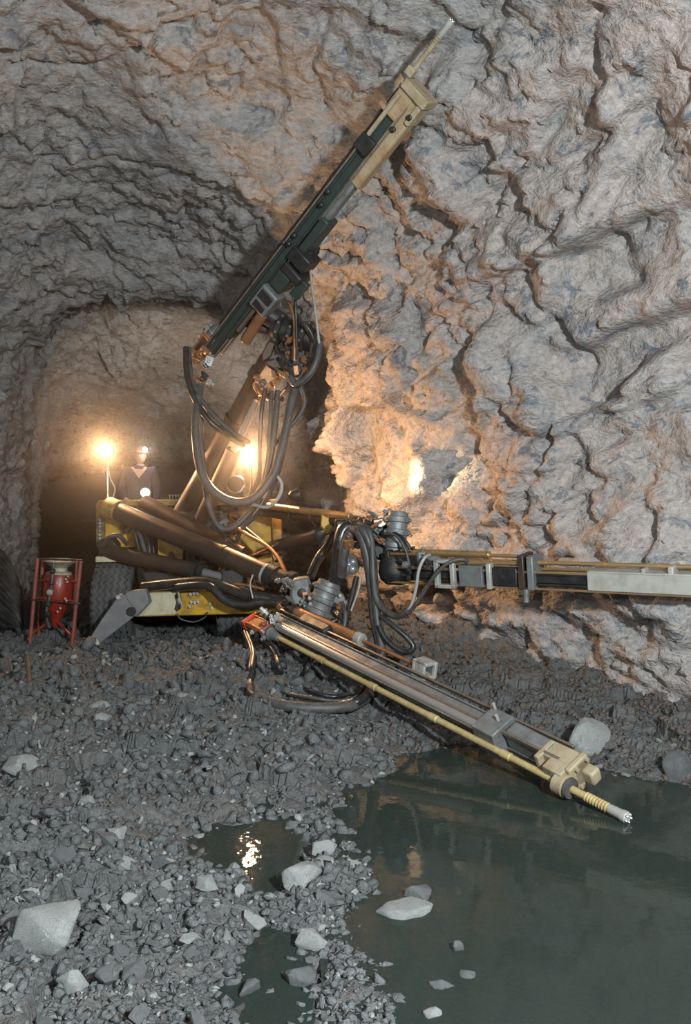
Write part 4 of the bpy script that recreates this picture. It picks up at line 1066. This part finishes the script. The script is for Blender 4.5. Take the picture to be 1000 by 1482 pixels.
# deck lamp in front of the operator
flood(P(210, 713, 12.3), .075, 'deck_lens', 'round deck lamp in front of the operator', lambda q: point('deck_lamp_light', q, 6, (1, .85, .65), .05))
m = MB(); m.cyl(P(210, 720, 12.33), P(210, 730, 12.33), .02, n=8); m.build('lamp_arm', 'black_iron', J)
# lamp by the boom foot with a small cover, unlit, and the spot lamp shining on the wall
m = MB(); a = P(341, 703, 11.2); m.lathe(a + Vector((.05, .1, .05)), a - Vector((.35, 1, .2)), [(0, .05), (.05, .09), (.13, .11), (.15, .10)], 18); sp = m.build('work_lamp', 'black_iron', J, label='small unlit lamp with a wire guard below the bright lamp')
hose([(328, 704, 11.05), (334, 712, 11.0), (346, 712, 10.98), (354, 702, 11.0)], .012, 'rail_worn', 'lamp_guard', sp)
# unseen rear lamp behind the operator, added to light the roof of the drift
RL = Vector((-2.2, 15.3, 2.15)); rd_ = Vector((-.28, .85, .45)).normalized()
m = MB(); m.lathe(RL - rd_ * .12, RL + rd_, [(0, .03), (.03, .07), (.12, .09), (.14, .085)], 18); ro = m.build('work_lamp', 'black_iron', J, label='unseen rear lamp added to light the drift roof')
m = MB(); m.lathe(RL + rd_ * .0, RL + rd_, [(0, .08), (.012, .07), (.02, .03)], 16); m.build('lens', 'deck_lens', ro)
m = MB(); m.cyl(RL - rd_ * .05, Vector((-2.2, 15.2, 1.4)), .02, n=8); m.build('lamp_mast', 'black_iron', J)
spot('added_rear_light', RL + rd_ * .06, RL + rd_, 480, (1, .80, .63), math.radians(110), 1.0)
SPT = P(690, 678, 11.0)
SPL = P(432, 716, 11.05)
m = MB(); d = (SPT - SPL).normalized(); m.lathe(SPL - d * .12, SPL + d, [(0, .03), (.03, .06), (.12, .075), (.14, .07)], 16); so = m.build('work_lamp', 'black_iron', J, label='small lamp on the level boom aimed at the wall')
m = MB(); m.lathe(SPL - d * .01, SPL + d, [(0, .068), (.012, .06), (.02, .03)], 16); m.build('lens', 'deck_lens', so)
m = MB(); m.cyl(SPL - d * .06, P(430, 742, 11.15), .018, n=8); m.build('lamp_arm', 'black_iron', J)
spot('wall_spot_light', SPL + d * .05, SPT, 600, (1, .80, .52), math.radians(22), 1.0)
spot('wall_flood_light', SPL + d * .05, SPT - Vector((0, 0, .6)), 210, WARM, math.radians(120), 1.0)

# ------------------------------------------------------------------ red charging pot in its frame
RD = 11.35
base = P(76, 940, RD)
R_ = thing('pressure_vessel', (base.x, RD, gz(base.x, RD)), 'red conical pressure vessel in a tubular frame beside the tyre', 'tank')
ax_t, ax_b = P(85, 815, RD), P(79, 925, RD)
def rp(px, py, dd=0.0): return P(px, py, RD + dd)
b = MB(); a0 = rp(86, 829); b.lathe(a0, rp(80, 905), [(0, .10), (.01, .165), (.05, .185), (.30, .19), (.36, .175), (.56, .075), (.60, .06), (.66, .05), (.70, .03)], 28)
b.build('vessel_body', 'red', R_)
b = MB(); b.lathe(rp(86.5, 810), rp(85.5, 830), [(0, .22), (.015, .225), (.02, .20), (.10, .10), (.14, .10), (.16, .15), (.18, .16)], 28); b.build('filler_funnel', 'pot_top', R_, label='cream dusty funnel on top')
for (x0, y0, x1, y1, dd) in ((54.5, 808, 43, 945, -.22), (117, 812, 104, 946, -.22), (62, 812, 56, 936, .25), (110, 812, 108, 938, .25)):
    A = rp(x0, y0, dd); B = rp(x1, y1, dd); B.z = gz(B.x, B.y) - .02
    m = MB(); m.cyl(A, B, .024, n=12); m.build('frame_leg', 'red_pink', R_)
for (pts, r, mt) in ((((54, 841), (70, 839)), .018, 'red'), (((98, 841), (115, 843)), .018, 'red'), (((50, 866), (66, 866)), .018, 'red'), (((96, 868), (112, 872)), .018, 'red'),
                     (((70, 901), (46, 917)), .018, 'red'), (((82, 899), (104, 921)), .018, 'red')):
    m = MB(); m.cyl(rp(*pts[0], -.05), rp(*pts[1], -.22), r, n=10); m.build('brace', mt, R_)
m = MB(); m.cyl(rp(45, 868, -.25), rp(116, 874, -.25), .010, n=8); m.build('cross_rod', 'black_iron', R_)
m = MB(); m.cyl(rp(44, 935, -.22), rp(106, 936, -.22), .020, n=8); m.build('cross_rod', 'black_iron', R_)
m = MB(); m.cyl(rp(56, 809, -.22), rp(118, 811, -.22), .014, n=8); m.build('cross_rod', 'black_iron', R_)
m = MB(); m.tube([rp(78, 815, -.2), rp(76, 835, -.24), rp(73, 858, -.24), rp(68, 880, -.24), rp(68, 896, -.22), rp(72, 909, -.2)], .018); m.build('outlet_hose', 'hose_grey', R_)
for (x, y, r) in ((76, 828, .035), (74, 845, .03), (72, 858, .04), (70, 876, .035), (69, 890, .04)):
    m = MB(); a = rp(x, y, -.24); m.lathe(a + Vector((0, .03, .02)), a + Vector((0, -1, -.4)), [(0, r * .6), (.01, r), (.05, r), (.06, r * .5)], 10); m.build('valve', 'black_iron' if y != 858 else 'light_steel', R_)
for (x, y) in ((96, 838), (98, 842), (95, 866), (97, 869), (99, 834), (84, 885), (88, 880)):
    m = MB(); a = rp(x, y, -.19); m.cyl(a, a - Vector((0, .02, 0)), .014, n=6); m.build('bolt', 'pot_top', R_)

# ------------------------------------------------------------------ black hoses draped at the left wall
HB = thing('hose_bundle', P(10, 940, 12.0), 'bundle of glossy black hoses drooping by the left wall', 'hoses')
rr = random.Random(3)
for k in range(15):
    t = k / 14
    y0 = 800 + 95 * t; d = 12.3 - .5 * t
    x1 = 48 - 12 * t + rr.uniform(-4, 4); y1 = 925 + rr.uniform(-3, 9)
    pts = [(-70, y0 - 40 + rr.uniform(-5, 5), d), (-20, y0 - 16, d), (4 + 6 * (1 - t), y0 + 8 + rr.uniform(-4, 4), d - .1), (22 + 6 * (1 - t), y0 + (y1 - y0) * .42, d - .2), (36 - 8 * t, y0 + (y1 - y0) * .78, d - .25), (x1 - 14, y1, d - .3), (x1 - 40, y1 + 4, d - .3), (-60, y1 - 12, d - .2)]
    hose(pts, .026 + .012 * rr.random(), 'hose_black', 'hose', HB)

# wooden peg in the floor
pb = PZ(44, 1021, -.03); sc = pb.y / F
pz = gz(pb.x, pb.y)
m = MB(); m.lathe(Vector((pb.x, pb.y, pz - .10)), Vector((pb.x - .02, pb.y, pz + .36)), [(0, .025), (.40, .023), (.455, .010)], 9)
o = m.build('wooden_stake', 'wood', None, smooth=30); tag(o, 'short dark wooden stake driven upright into the rubble', 'stake')

# ------------------------------------------------------------------ the operator
def smooth_chain(): pass
def make_person():
    base = P(202, 700, 12.85)
    cx, cy = base.x, 12.85
    top = P(202, 643, 12.85).z
    z0 = .86
    T = thing('person', (cx, cy, z0), 'person in dark coverall and helmet with lit cap lamp behind the controls', 'person')
    H = top - z0 - .02                         # height to helmet top
    def q(x, y, z): return (cx + x, cy + y, z0 + z)
    k = H / 1.80
    J_ = {'pel': q(0, .02, .95 * k), 'wai': q(0, .0, 1.12 * k), 'che': q(0, -.01, 1.33 * k), 'nk0': q(.01, -.01, 1.47 * k), 'nk1': q(.02, -.02, 1.56 * k),
          'shl': q(-.19, 0, 1.44 * k), 'ell': q(-.27, -.05, 1.17 * k), 'wrl': q(-.14, -.22, 1.03 * k),
          'shr': q(.20, 0, 1.44 * k), 'elr': q(.255, -.02, 1.16 * k), 'wrr': q(.25, -.12, .95 * k),
          'hil': q(-.10, .02, .90 * k), 'knl': q(-.11, -.02, .50 * k), 'anl': q(-.11, .02, .09 * k), 'tol': q(-.12, -.16, .045 * k),
          'hir': q(.10, .02, .90 * k), 'knr': q(.11, -.02, .50 * k), 'anr': q(.12, .02, .09 * k), 'tor': q(.13, -.16, .045 * k)}
    rad = {'pel': (.16, .12), 'wai': (.155, .115), 'che': (.185, .125), 'nk0': (.085, .08), 'nk1': (.058, .06), 'shl': (.085, .085), 'shr': (.085, .085), 'ell': (.055, .055), 'elr': (.055, .055),
           'wrl': (.040, .040), 'wrr': (.040, .040), 'hil': (.105, .105), 'hir': (.105, .105), 'knl': (.075, .075), 'knr': (.075, .075), 'anl': (.055, .055), 'anr': (.055, .055), 'tol': (.045, .04), 'tor': (.045, .04)}
    E = [('pel', 'wai'), ('wai', 'che'), ('che', 'nk0'), ('nk0', 'nk1'), ('che', 'shl'), ('shl', 'ell'), ('ell', 'wrl'), ('che', 'shr'), ('shr', 'elr'), ('elr', 'wrr'),
         ('pel', 'hil'), ('hil', 'knl'), ('knl', 'anl'), ('anl', 'tol'), ('pel', 'hir'), ('hir', 'knr'), ('knr', 'anr'), ('anr', 'tor')]
    def skin(joints, edges, radii, root, sub=2):
        names = list(joints); ix = {n: i for i, n in enumerate(names)}
        me = bpy.data.meshes.new('tmp'); me.from_pydata([joints[n] for n in names], [(ix[a], ix[b]) for a, b in edges], [])
        o = bpy.data.objects.new('tmp', me); COL.objects.link(o)
        md = o.modifiers.new('skin', 'SKIN'); md.use_smooth_shade = True
        for n in names:
            sv = me.skin_vertices[0].data[ix[n]]; sv.radius = radii[n]; sv.use_root = (n == root)
        s = o.modifiers.new('sub', 'SUBSURF'); s.levels = s.render_levels = sub
        dg = bpy.context.evaluated_depsgraph_get(); dg.update()
        m2 = bpy.data.meshes.new_from_object(o.evaluated_get(dg))
        bpy.data.objects.remove(o)
        return m2
    parts = [skin(J_, E, rad, 'pel')]
    # hands: palm and five fingers
    for wr, el, side in (('wrl', 'ell', 1), ('wrr', 'elr', -1)):
        w = Vector(J_[wr]); d = (w - Vector(J_[el])).normalized()
        if wr == 'wrl': d = Vector((.55, -.8, -.15)).normalized()
        if wr == 'wrr': d = Vector((0, -.45, -.9)).normalized()
        n_ = Vector((0, 0, 1)); n_ = (n_ - d * n_.dot(d)).normalized(); s_ = d.cross(n_) * side
        jt = {'w': tuple(w), 'p': tuple(w + d * .05), 'k': tuple(w + d * .085)}
        rd = {'w': (.032, .026), 'p': (.042, .02), 'k': (.038, .016)}; ed = [('w', 'p'), ('p', 'k')]
        parts.append(skin(jt, ed, rd, 'w', 1))
        for f, (off, ln) in enumerate(((-.032, .058), (-.011, .072), (.011, .076), (.031, .066))):
            a = w + d * .075 + s_ * off
            b1 = a + d * ln * .5; b2 = b1 + (d * .7 - n_ * .7) * ln * .32; b3 = b2 + (d * .2 - n_) * ln * .25
            parts.append(skin({'a': tuple(a), 'b': tuple(b1), 'c': tuple(b2), 'd': tuple(b3)}, [('a', 'b'), ('b', 'c'), ('c', 'd')], {x: (.0095, .0095) for x in 'abcd'}, 'a', 1))
        a = w + d * .03 + s_ * -.03; b1 = a + (d * .6 - s_ * .8) * .035; b2 = b1 + (d - n_ * .4) * .028
        parts.append(skin({'a': tuple(a), 'b': tuple(b1), 'c': tuple(b2)}, [('a', 'b'), ('b', 'c')], {'a': (.014, .014), 'b': (.011, .011), 'c': (.009, .009)}, 'a', 1))
    # head, turned toward the raised boom
    hc = Vector(q(.025, -.03, 1.655 * k)); face = Vector((.62, -.78, .06)).normalized()
    sd = face.cross(Vector((0, 0, 1))).normalized(); up = sd.cross(face)
    nu, nv = 36, 26; V, Fc = [], []
    for i in range(nv + 1):
        ph = math.pi * i / nv
        for j in range(nu):
            t = 2 * math.pi * j / nu
            x, y, z = math.sin(ph) * math.cos(t), math.sin(ph) * math.sin(t), math.cos(ph)   # x = face
            rx = .098; ry = .078; rz = .120
            if z < 0: ry *= 1 - .28 * (-z) ** 1.2; rx *= 1 - .08 * (-z)
            px_, py_, pz_ = x * rx, y * ry, z * rz
            if x > 0:
                nose = math.exp(-((py_ / .013) ** 2) - (((pz_ + .012) / .026) ** 2)); px_ += .028 * nose
                for e_ in (-1, 1): px_ -= .014 * math.exp(-(((py_ - e_ * .032) / .017) ** 2) - (((pz_ - .012) / .013) ** 2))
                px_ += .008 * math.exp(-((py_ / .05) ** 2) - (((pz_ - .034) / .012) ** 2))
                px_ += .007 * math.exp(-((py_ / .024) ** 2) - (((pz_ + .055) / .009) ** 2)) - .006 * math.exp(-((py_ / .026) ** 2) - (((pz_ + .063) / .004) ** 2)) + .008 * math.exp(-((py_ / .022) ** 2) - (((pz_ + .095) / .016) ** 2))
            V.append(hc + face * px_ + sd * py_ + up * pz_)
    for i in range(nv):
        for j in range(nu):
            Fc.append((i * nu + j, (i + 1) * nu + j, (i + 1) * nu + (j + 1) % nu, i * nu + (j + 1) % nu))
    hm = bpy.data.meshes.new('tmp'); hm.from_pydata([tuple(v) for v in V], [], Fc); parts.append(hm)
    for e_ in (-1, 1):                                           # ears
        c = hc + sd * e_ * .080 - face * .005; mb = MB(); mb.lathe(c - sd * e_ * .01, c + sd * e_, [(0, .012), (.008, .026), (.018, .028), (.024, .015)], 12)
        em = bpy.data.meshes.new('tmp'); em.from_pydata([tuple(v) for v in mb.V], [], mb.Fc); parts.append(em)
    bm = bmesh.new()
    for p_ in parts: bm.from_mesh(p_)
    me = bpy.data.meshes.new('body'); bm.to_mesh(me); bm.free()
    o = bpy.data.objects.new('body', me); COL.objects.link(o)
    r = o.modifiers.new('remesh', 'REMESH'); r.mode = 'VOXEL'; r.voxel_size = .008
    s = o.modifiers.new('smooth', 'SMOOTH'); s.factor = .5; s.iterations = 2
    dg = bpy.context.evaluated_depsgraph_get(); dg.update()
    m2 = bpy.data.meshes.new_from_object(o.evaluated_get(dg)); bpy.data.objects.remove(o)
    m2.name = 'body'; m2.materials.clear(); m2.materials.append(MATS['coverall']); m2.materials.append(MATS['skin'])
    neck = Vector(q(.01, -.05, 1.43 * k))
    wl, wr_ = Vector(J_['wrl']), Vector(J_['wrr'])
    for f in m2.polygons:
        c = f.center
        vneck = c.z > neck.z + 1.3 * abs(c.x - (cx + .015)) - .10 * k and c.y < cy - .02 and abs(c.x - cx) < .12 and c.z > neck.z - .1
        if c.z > z0 + 1.515 * k or vneck or (c - wl).length < .03 or (c - wr_).length < .03 or (c.y < wl.y - .02) or (c.z < wr_.z - .01 and c.y < cy - .10 and c.x > cx + .18):
            f.material_index = 1
    m2.shade_smooth()
    link(bpy.data.objects.new('body', m2), T)
    # coverall collar, helmet, brim, cap lamp
    m = MB(); c = Vector(q(.012, -.012, 1.475 * k)); m.lathe(c, c + Vector((.08, -.12, 1)), [(0, .098), (.015, .102), (.045, .086), (.05, .078), (.02, .082)], 22); m.build('collar', 'coverall', T, smooth=60)
    h0 = hc + up * .030
    m = MB(); m.lathe(h0, h0 + up, [(0, .108), (.02, .112), (.05, .105), (.085, .082), (.105, .05), (.115, .015)], 26); hl = m.build('helmet', 'helmet', T, smooth=60)
    m = MB(); m.lathe(h0 - up * .002 + face * .018, h0 + up, [(0, .118), (.004, .134), (.010, .134), (.014, .112)], 26); m.build('brim', 'helmet', hl)
    lc = h0 + face * .125 + up * .045
    m = MB(); m.lathe(lc - face * .04, lc + face, [(0, .02), (.01, .035), (.045, .04), (.05, .038)], 16); lp = m.build('cap_lamp', 'black_iron', T)
    m = MB(); m.lathe(lc + face * .008, lc + face, [(0, .036), (.01, .033), (.018, .015)], 16); m.build('lens', 'cap_lens', lp)
    point('cap_lamp_light', lc + face * .08, 10, (1, .92, .78), .03)
    # tool strap across the chest
    m = MB(); m.tube([Vector(q(-.13, -.10, 1.45 * k)), Vector(q(-.02, -.155, 1.33 * k)), Vector(q(.10, -.145, 1.19 * k)), Vector(q(.15, -.10, 1.10 * k))], .012); m.build('strap', 'black_iron', T)
make_person()

# ------------------------------------------------------------------ boulders, rocks and gravel
def hull_rock(seed, n=16, squash=(1, 1, .7), sub=2, rough=.05):
    r = np.random.default_rng(seed)
    p = r.normal(size=(n, 3)); p /= np.linalg.norm(p, axis=1, keepdims=True); p *= r.uniform(.8, 1.0, (n, 1)); p *= np.array(squash)
    bm = bmesh.new()
    for v in p: bm.verts.new(v)
    res = bmesh.ops.convex_hull(bm, input=bm.verts)
    bmesh.ops.delete(bm, geom=[g for g in res['geom_interior'] if isinstance(g, bmesh.types.BMVert)], context='VERTS')
    if sub:
        bmesh.ops.bevel(bm, geom=list(bm.edges), offset=.045, segments=1, affect='EDGES')
        bmesh.ops.triangulate(bm, faces=bm.faces)
        bmesh.ops.subdivide_edges(bm, edges=bm.edges, cuts=sub, use_grid_fill=True)
        co = np.array([v.co for v in bm.verts], np.float32)
        nz = fbm(co * 2.6 + seed, 4, seed) * rough + .5 * rough * facets(co * 3.3 + seed, seed)[0]
        for v, d in zip(bm.verts, nz): v.co *= 1 + float(d)
    bmesh.ops.recalc_face_normals(bm, faces=bm.faces)
    me = bpy.data.meshes.new('rock'); bm.to_mesh(me); bm.free()
    me.shade_smooth(); me.set_sharp_from_angle(angle=math.radians(28 if sub else 20))
    return me
BOULDERS = [  # frame x, y of the centre, half width and half height in pixels, yaw, material, label
    (62, 1350, 60, 44, .5, 'rock_pale', 'big pale boulder in the left foreground rubble'),
    (438, 1272, 34, 24, 1.1, 'rock_pale', 'rounded pale rock standing between puddle and pool'),
    (588, 1325, 42, 15, .2, 'rock_pale', 'flat wedge shaped rock lying in the pool shallows'),
    (602, 1298, 30, 13, 2.0, 'rock_stone', 'dark lumpy rock behind the flat rock in the pool'),
    (660, 1374, 12, 12, .4, 'rock_stone', 'small dark rock standing alone in the pool'),
    (300, 1281, 21, 9, .1, 'rock_pale', 'flat pale stone at the near edge of the puddle'),
    (860, 1073, 44, 32, .7, 'rock_pale', 'large angular grey boulder behind the feed head'),
    (916, 1072, 30, 18, 1.7, 'rock_stone', 'low slab shaped rock right of the angular boulder'),
    (986, 1112, 24, 26, .3, 'rock_stone', 'dark boulder at the right edge below the wall'),
    (895, 1098, 16, 10, .9, 'rock_stone', 'small rock wedged at the waterline under the angular boulder'),
    (26, 1110, 28, 16, .4, 'rock_pale', 'pale rock at the left edge below the stake'),
    (40, 1432, 34, 22, 1.3, 'rock_stone', 'grey rock at the bottom left below the big pale boulder'),
    (100, 1424, 26, 20, .2, 'rock_pale', 'pale pointed rock beside the bottom left grey rock'),
    (152, 1414, 22, 16, 2.2, 'rock_stone', 'angular grey rock near the bottom left, right of the pale pointed rock'),
    (194, 1412, 24, 20, .9, 'rock_stone', 'blocky grey rock in the foreground rubble left of the bottom water'),
    (452, 1364, 26, 16, .5, 'rock_pale', 'pale tilted rock between the bottom water and the pool'),
    (468, 1300, 18, 14, 1.6, 'rock_stone', 'grey rock leaning against the rounded pale rock'),
    (140, 1022, 20, 8, .1, 'rock_pale', 'flat pale stone on the bench in front of the tyre'),
    (146, 1040, 14, 9, .8, 'rock_pale', 'small pale stone just below the flat stone on the bench'),
    (266, 1010, 14, 10, 1.2, 'rock_pale', 'pale stone in front of the yellow cross beam'),
    (288, 1032, 15, 8, .3, 'rock_stone', 'grey stone on the bench left of the ground hoses'),
    (330, 1086, 17, 10, .6, 'rock_stone', 'grey stone in the slope of muck above the puddle'),
    (124, 1160, 13, 9, .6, 'rock_pale', 'pale stone in the fine gravel of the left slope'),
    (360, 1434, 20, 15, 1.9, 'rock_stone', 'grey rock at the left side of the bottom water'),
    (432, 1420, 26, 17, .7, 'rock_stone', 'grey wet rock in the bottom water'),
    (640, 1430, 20, 9, .4, 'rock_stone', 'half drowned dark rock near the bottom of the pool'),
    (676, 1416, 16, 8, .4, 'rock_stone', 'drowned dark stone right of the half drowned rock'),
    (626, 1472, 18, 10, .9, 'rock_pale', 'pale stone breaking the water at the bottom edge'),
]
for k, (x, y, hw, hh, yaw, mt, lab) in enumerate(BOULDERS):
    g = PZ(x, y + hh * .75, -.08 if x < 480 else W)
    for _ in range(4):
        zf = max(gz(g.x, g.y), W - .02); g = PZ(x, y + hh * .75, zf)
    s = g.y / F
    a, c = hw * s * 1.16, hh * s * 1.3
    me = hull_rock(100 + k, 15, (1, .85, 1), 2, .06)
    me.materials.append(MATS[mt])
    o = bpy.data.objects.new('boulder' if hw > 24 else 'rock', me)
    link(o); o.location = (g.x, g.y + a * .5, zf + c * .35)
    o.scale = (a, a * .9, c); o.rotation_euler = (.1 * math.sin(k * 3), .12 * math.cos(k * 5), yaw * .4)
    tag(o, lab, 'rock')

# rubble: 260 separate rocks, largest in view, then loose gravel
PROT = [hull_rock(300 + k, 12, (1, .85, .65), 0) for k in range(9)]
for k, me in enumerate(PROT): me.materials.append(MATS['rock_stone' if k % 3 else 'rock_pale'])
rng = np.random.default_rng(21)
def in_frame_ground(n, ylo, yhi, xlo, xhi, bias=1.0):
    px = rng.uniform(xlo, xhi, n); py = ylo + (yhi - ylo) * rng.uniform(0, 1, n) ** bias
    g = [PZ(a, b_, -.03) for a, b_ in zip(px, py)]
    return np.array([v.x for v in g]), np.array([v.y for v in g])
ZONES = [  # n, pixel window, size range in frame pixels, label, group
    (190, (1180, 1482, 0, 470), (8, 28), 'in the foreground rubble left of the water', ''),
    (30, (1150, 1340, 430, 520), (6, 15), 'on the strip between puddle and pool', ''),
    (40, (960, 1180, 0, 560), (5, 13), 'on the muck slope in front of the jumbo', ''),
    (24, (1040, 1130, 640, 1000), (5, 12), 'at the foot of the right wall beyond the pool', ''),
]
PLACED = [(o.location.x, o.location.y, max(o.scale[0], o.scale[1])) for o in COL.objects if o.get('category') == 'rock']
LAND = [('beside the big pale boulder at lower left', PZ(62, 1380, 0), .45), ('near the wooden stake at the left', PZ(44, 1021, 0), .9), ('along the edge of the lamp-lit puddle', PZ(340, 1250, W), .85),
        ('around the shallow water at the bottom edge', PZ(400, 1430, W), .45), ('under the raised tail of the ground hoses', PZ(450, 1020, 0), .7), ('in front of the jack foot', PZ(130, 960, 0), .9)]
for n, (ya, yb, xa, xb), (s0, s1), lab, grp in ZONES:
    x, y = in_frame_ground(n * 6, ya, yb, xa, xb)
    h = floor_h(x, y)
    cnt = 0
    for i in np.where((h > W - .02) & (x < XR(y) - .35))[0]:
        px_s = s0 + (s1 - s0) * rng.random() ** 1.6
        r = px_s * y[i] / F
        if any((x[i] - a) ** 2 + (y[i] - b_) ** 2 < (.95 * (r + c)) ** 2 for a, b_, c in PLACED): continue
        PLACED.append((x[i], y[i], r)); cnt += 1
        kk = int(rng.integers(len(PROT)))
        o = bpy.data.objects.new('rock', PROT[kk])
        link(o); o.location = (x[i], y[i], h[i] + r * .22)
        o.scale = (r * rng.uniform(.8, 1.25), r * rng.uniform(.8, 1.2), r * rng.uniform(.7, 1.1))
        o.rotation_euler = (rng.uniform(-.5, .5), rng.uniform(-.5, .5), rng.uniform(0, 6.28))
        near_ = [(math.hypot(x[i] - g.x, y[i] - g.y) / d_, t_) for t_, g, d_ in LAND if math.hypot(x[i] - g.x, y[i] - g.y) < d_]
        where = min(near_)[1] if near_ else lab
        size_ = 'large' if px_s > s0 + .55 * (s1 - s0) else 'small'
        tint = 'grey' if kk % 3 else 'pale'
        tag(o, '%s %s angular rock %s' % (size_, tint, where), 'rock', '%s %s rocks %s' % (size_, tint, where))
        if cnt >= n: break

def gravel(name, label, n, win, size, mat, seed, wetlimit=-.03):
    global rng
    rng = np.random.default_rng(seed)
    x, y = in_frame_ground(n, win[0], win[1], win[2], win[3])
    h = floor_h(x, y)
    ok = (h > W + wetlimit) & (x < XR(y) - .15)
    x, y, h = x[ok], y[ok], h[ok]; n = len(x)
    t = (1 + 5 ** .5) / 2
    ico = np.array([(-1, t, 0), (1, t, 0), (-1, -t, 0), (1, -t, 0), (0, -1, t), (0, 1, t), (0, -1, -t), (0, 1, -t), (t, 0, -1), (t, 0, 1), (-t, 0, -1), (-t, 0, 1)]) / math.hypot(1, t)
    fc = np.array([(0, 11, 5), (0, 5, 1), (0, 1, 7), (0, 7, 10), (0, 10, 11), (1, 5, 9), (5, 11, 4), (11, 10, 2), (10, 7, 6), (7, 1, 8), (3, 9, 4), (3, 4, 2), (3, 2, 6), (3, 6, 8), (3, 8, 9), (4, 9, 5), (2, 4, 11), (6, 2, 10), (8, 6, 7), (9, 8, 1)])
    r = (size[0] + (size[1] - size[0]) * rng.random(n) ** 3) * y / F
    V = ico[None] * rng.uniform(.35, 1.35, (n, 12, 1))
    V = V * np.stack([rng.uniform(.8, 1.5, n), rng.uniform(.7, 1.2, n), rng.uniform(.4, .9, n)], 1)[:, None, :]
    q = rng.normal(size=(n, 4)); q[:, 1:3] *= .35; q /= np.linalg.norm(q, axis=1, keepdims=True)
    w_, a, b_, c = q.T
    Rm = np.stack([np.stack([1 - 2 * (b_ * b_ + c * c), 2 * (a * b_ - c * w_), 2 * (a * c + b_ * w_)], 1), np.stack([2 * (a * b_ + c * w_), 1 - 2 * (a * a + c * c), 2 * (b_ * c - a * w_)], 1), np.stack([2 * (a * c - b_ * w_), 2 * (b_ * c + a * w_), 1 - 2 * (a * a + b_ * b_)], 1)], 1)
    V = np.einsum('nij,nkj->nki', Rm, V) * r[:, None, None] + np.stack([x, y, h + r * .22], 1)[:, None, :]
    Fs = (fc[None] + (np.arange(n) * 12)[:, None, None]).reshape(-1, 3)
    me = bpy.data.meshes.new(name)
    me.vertices.add(n * 12); me.vertices.foreach_set('co', V.reshape(-1).astype(np.float32))
    me.loops.add(Fs.size); me.loops.foreach_set('vertex_index', Fs.reshape(-1).astype(np.int32))
    me.polygons.add(len(Fs)); me.polygons.foreach_set('loop_start', np.arange(0, Fs.size, 3, dtype=np.int32))
    me.update(calc_edges=True); me.validate()
    me.materials.append(MATS[mat])
    tag(link(bpy.data.objects.new(name, me)), label, 'gravel', None, 'stuff')
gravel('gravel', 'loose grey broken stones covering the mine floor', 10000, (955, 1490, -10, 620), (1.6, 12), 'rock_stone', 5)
gravel('gravel', 'pale broken chips scattered over the rubble', 1800, (960, 1490, -10, 600), (1.5, 7.0), 'rock_pale', 6)
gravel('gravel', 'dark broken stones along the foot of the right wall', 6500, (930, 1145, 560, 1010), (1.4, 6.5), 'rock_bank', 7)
gravel('gravel', 'fine dark muck stones under the front of the jumbo', 2500, (925, 1000, 30, 600), (1.4, 5.0), 'rock_ground', 8)

# ------------------------------------------------------------------ scattering box added for the halo around the lamps
def haze():
    vs = [(x, y, z) for x in (-4.9, .2) for y in (8.6, 13.2) for z in (.75, 4.4)]
    o = mesh_obj('halo_haze', vs, [(0, 1, 3, 2), (4, 6, 7, 5), (0, 4, 5, 1), (2, 3, 7, 6), (0, 2, 6, 4), (1, 5, 7, 3)], None)
    m = bpy.data.materials.new('haze'); m.use_nodes = True; nt = m.node_tree; nt.nodes.clear()
    out = nt.nodes.new('ShaderNodeOutputMaterial'); v = nt.nodes.new('ShaderNodeVolumeScatter')
    v.inputs['Color'].default_value = (1, .96, .92, 1); v.inputs['Density'].default_value = .019; v.inputs['Anisotropy'].default_value = .84
    nt.links.new(v.outputs[0], out.inputs['Volume'])
    o.data.materials.append(m)
    tag(o, 'thin scattering haze added to make the halo around the work lamps', 'haze', None, 'stuff')
haze()
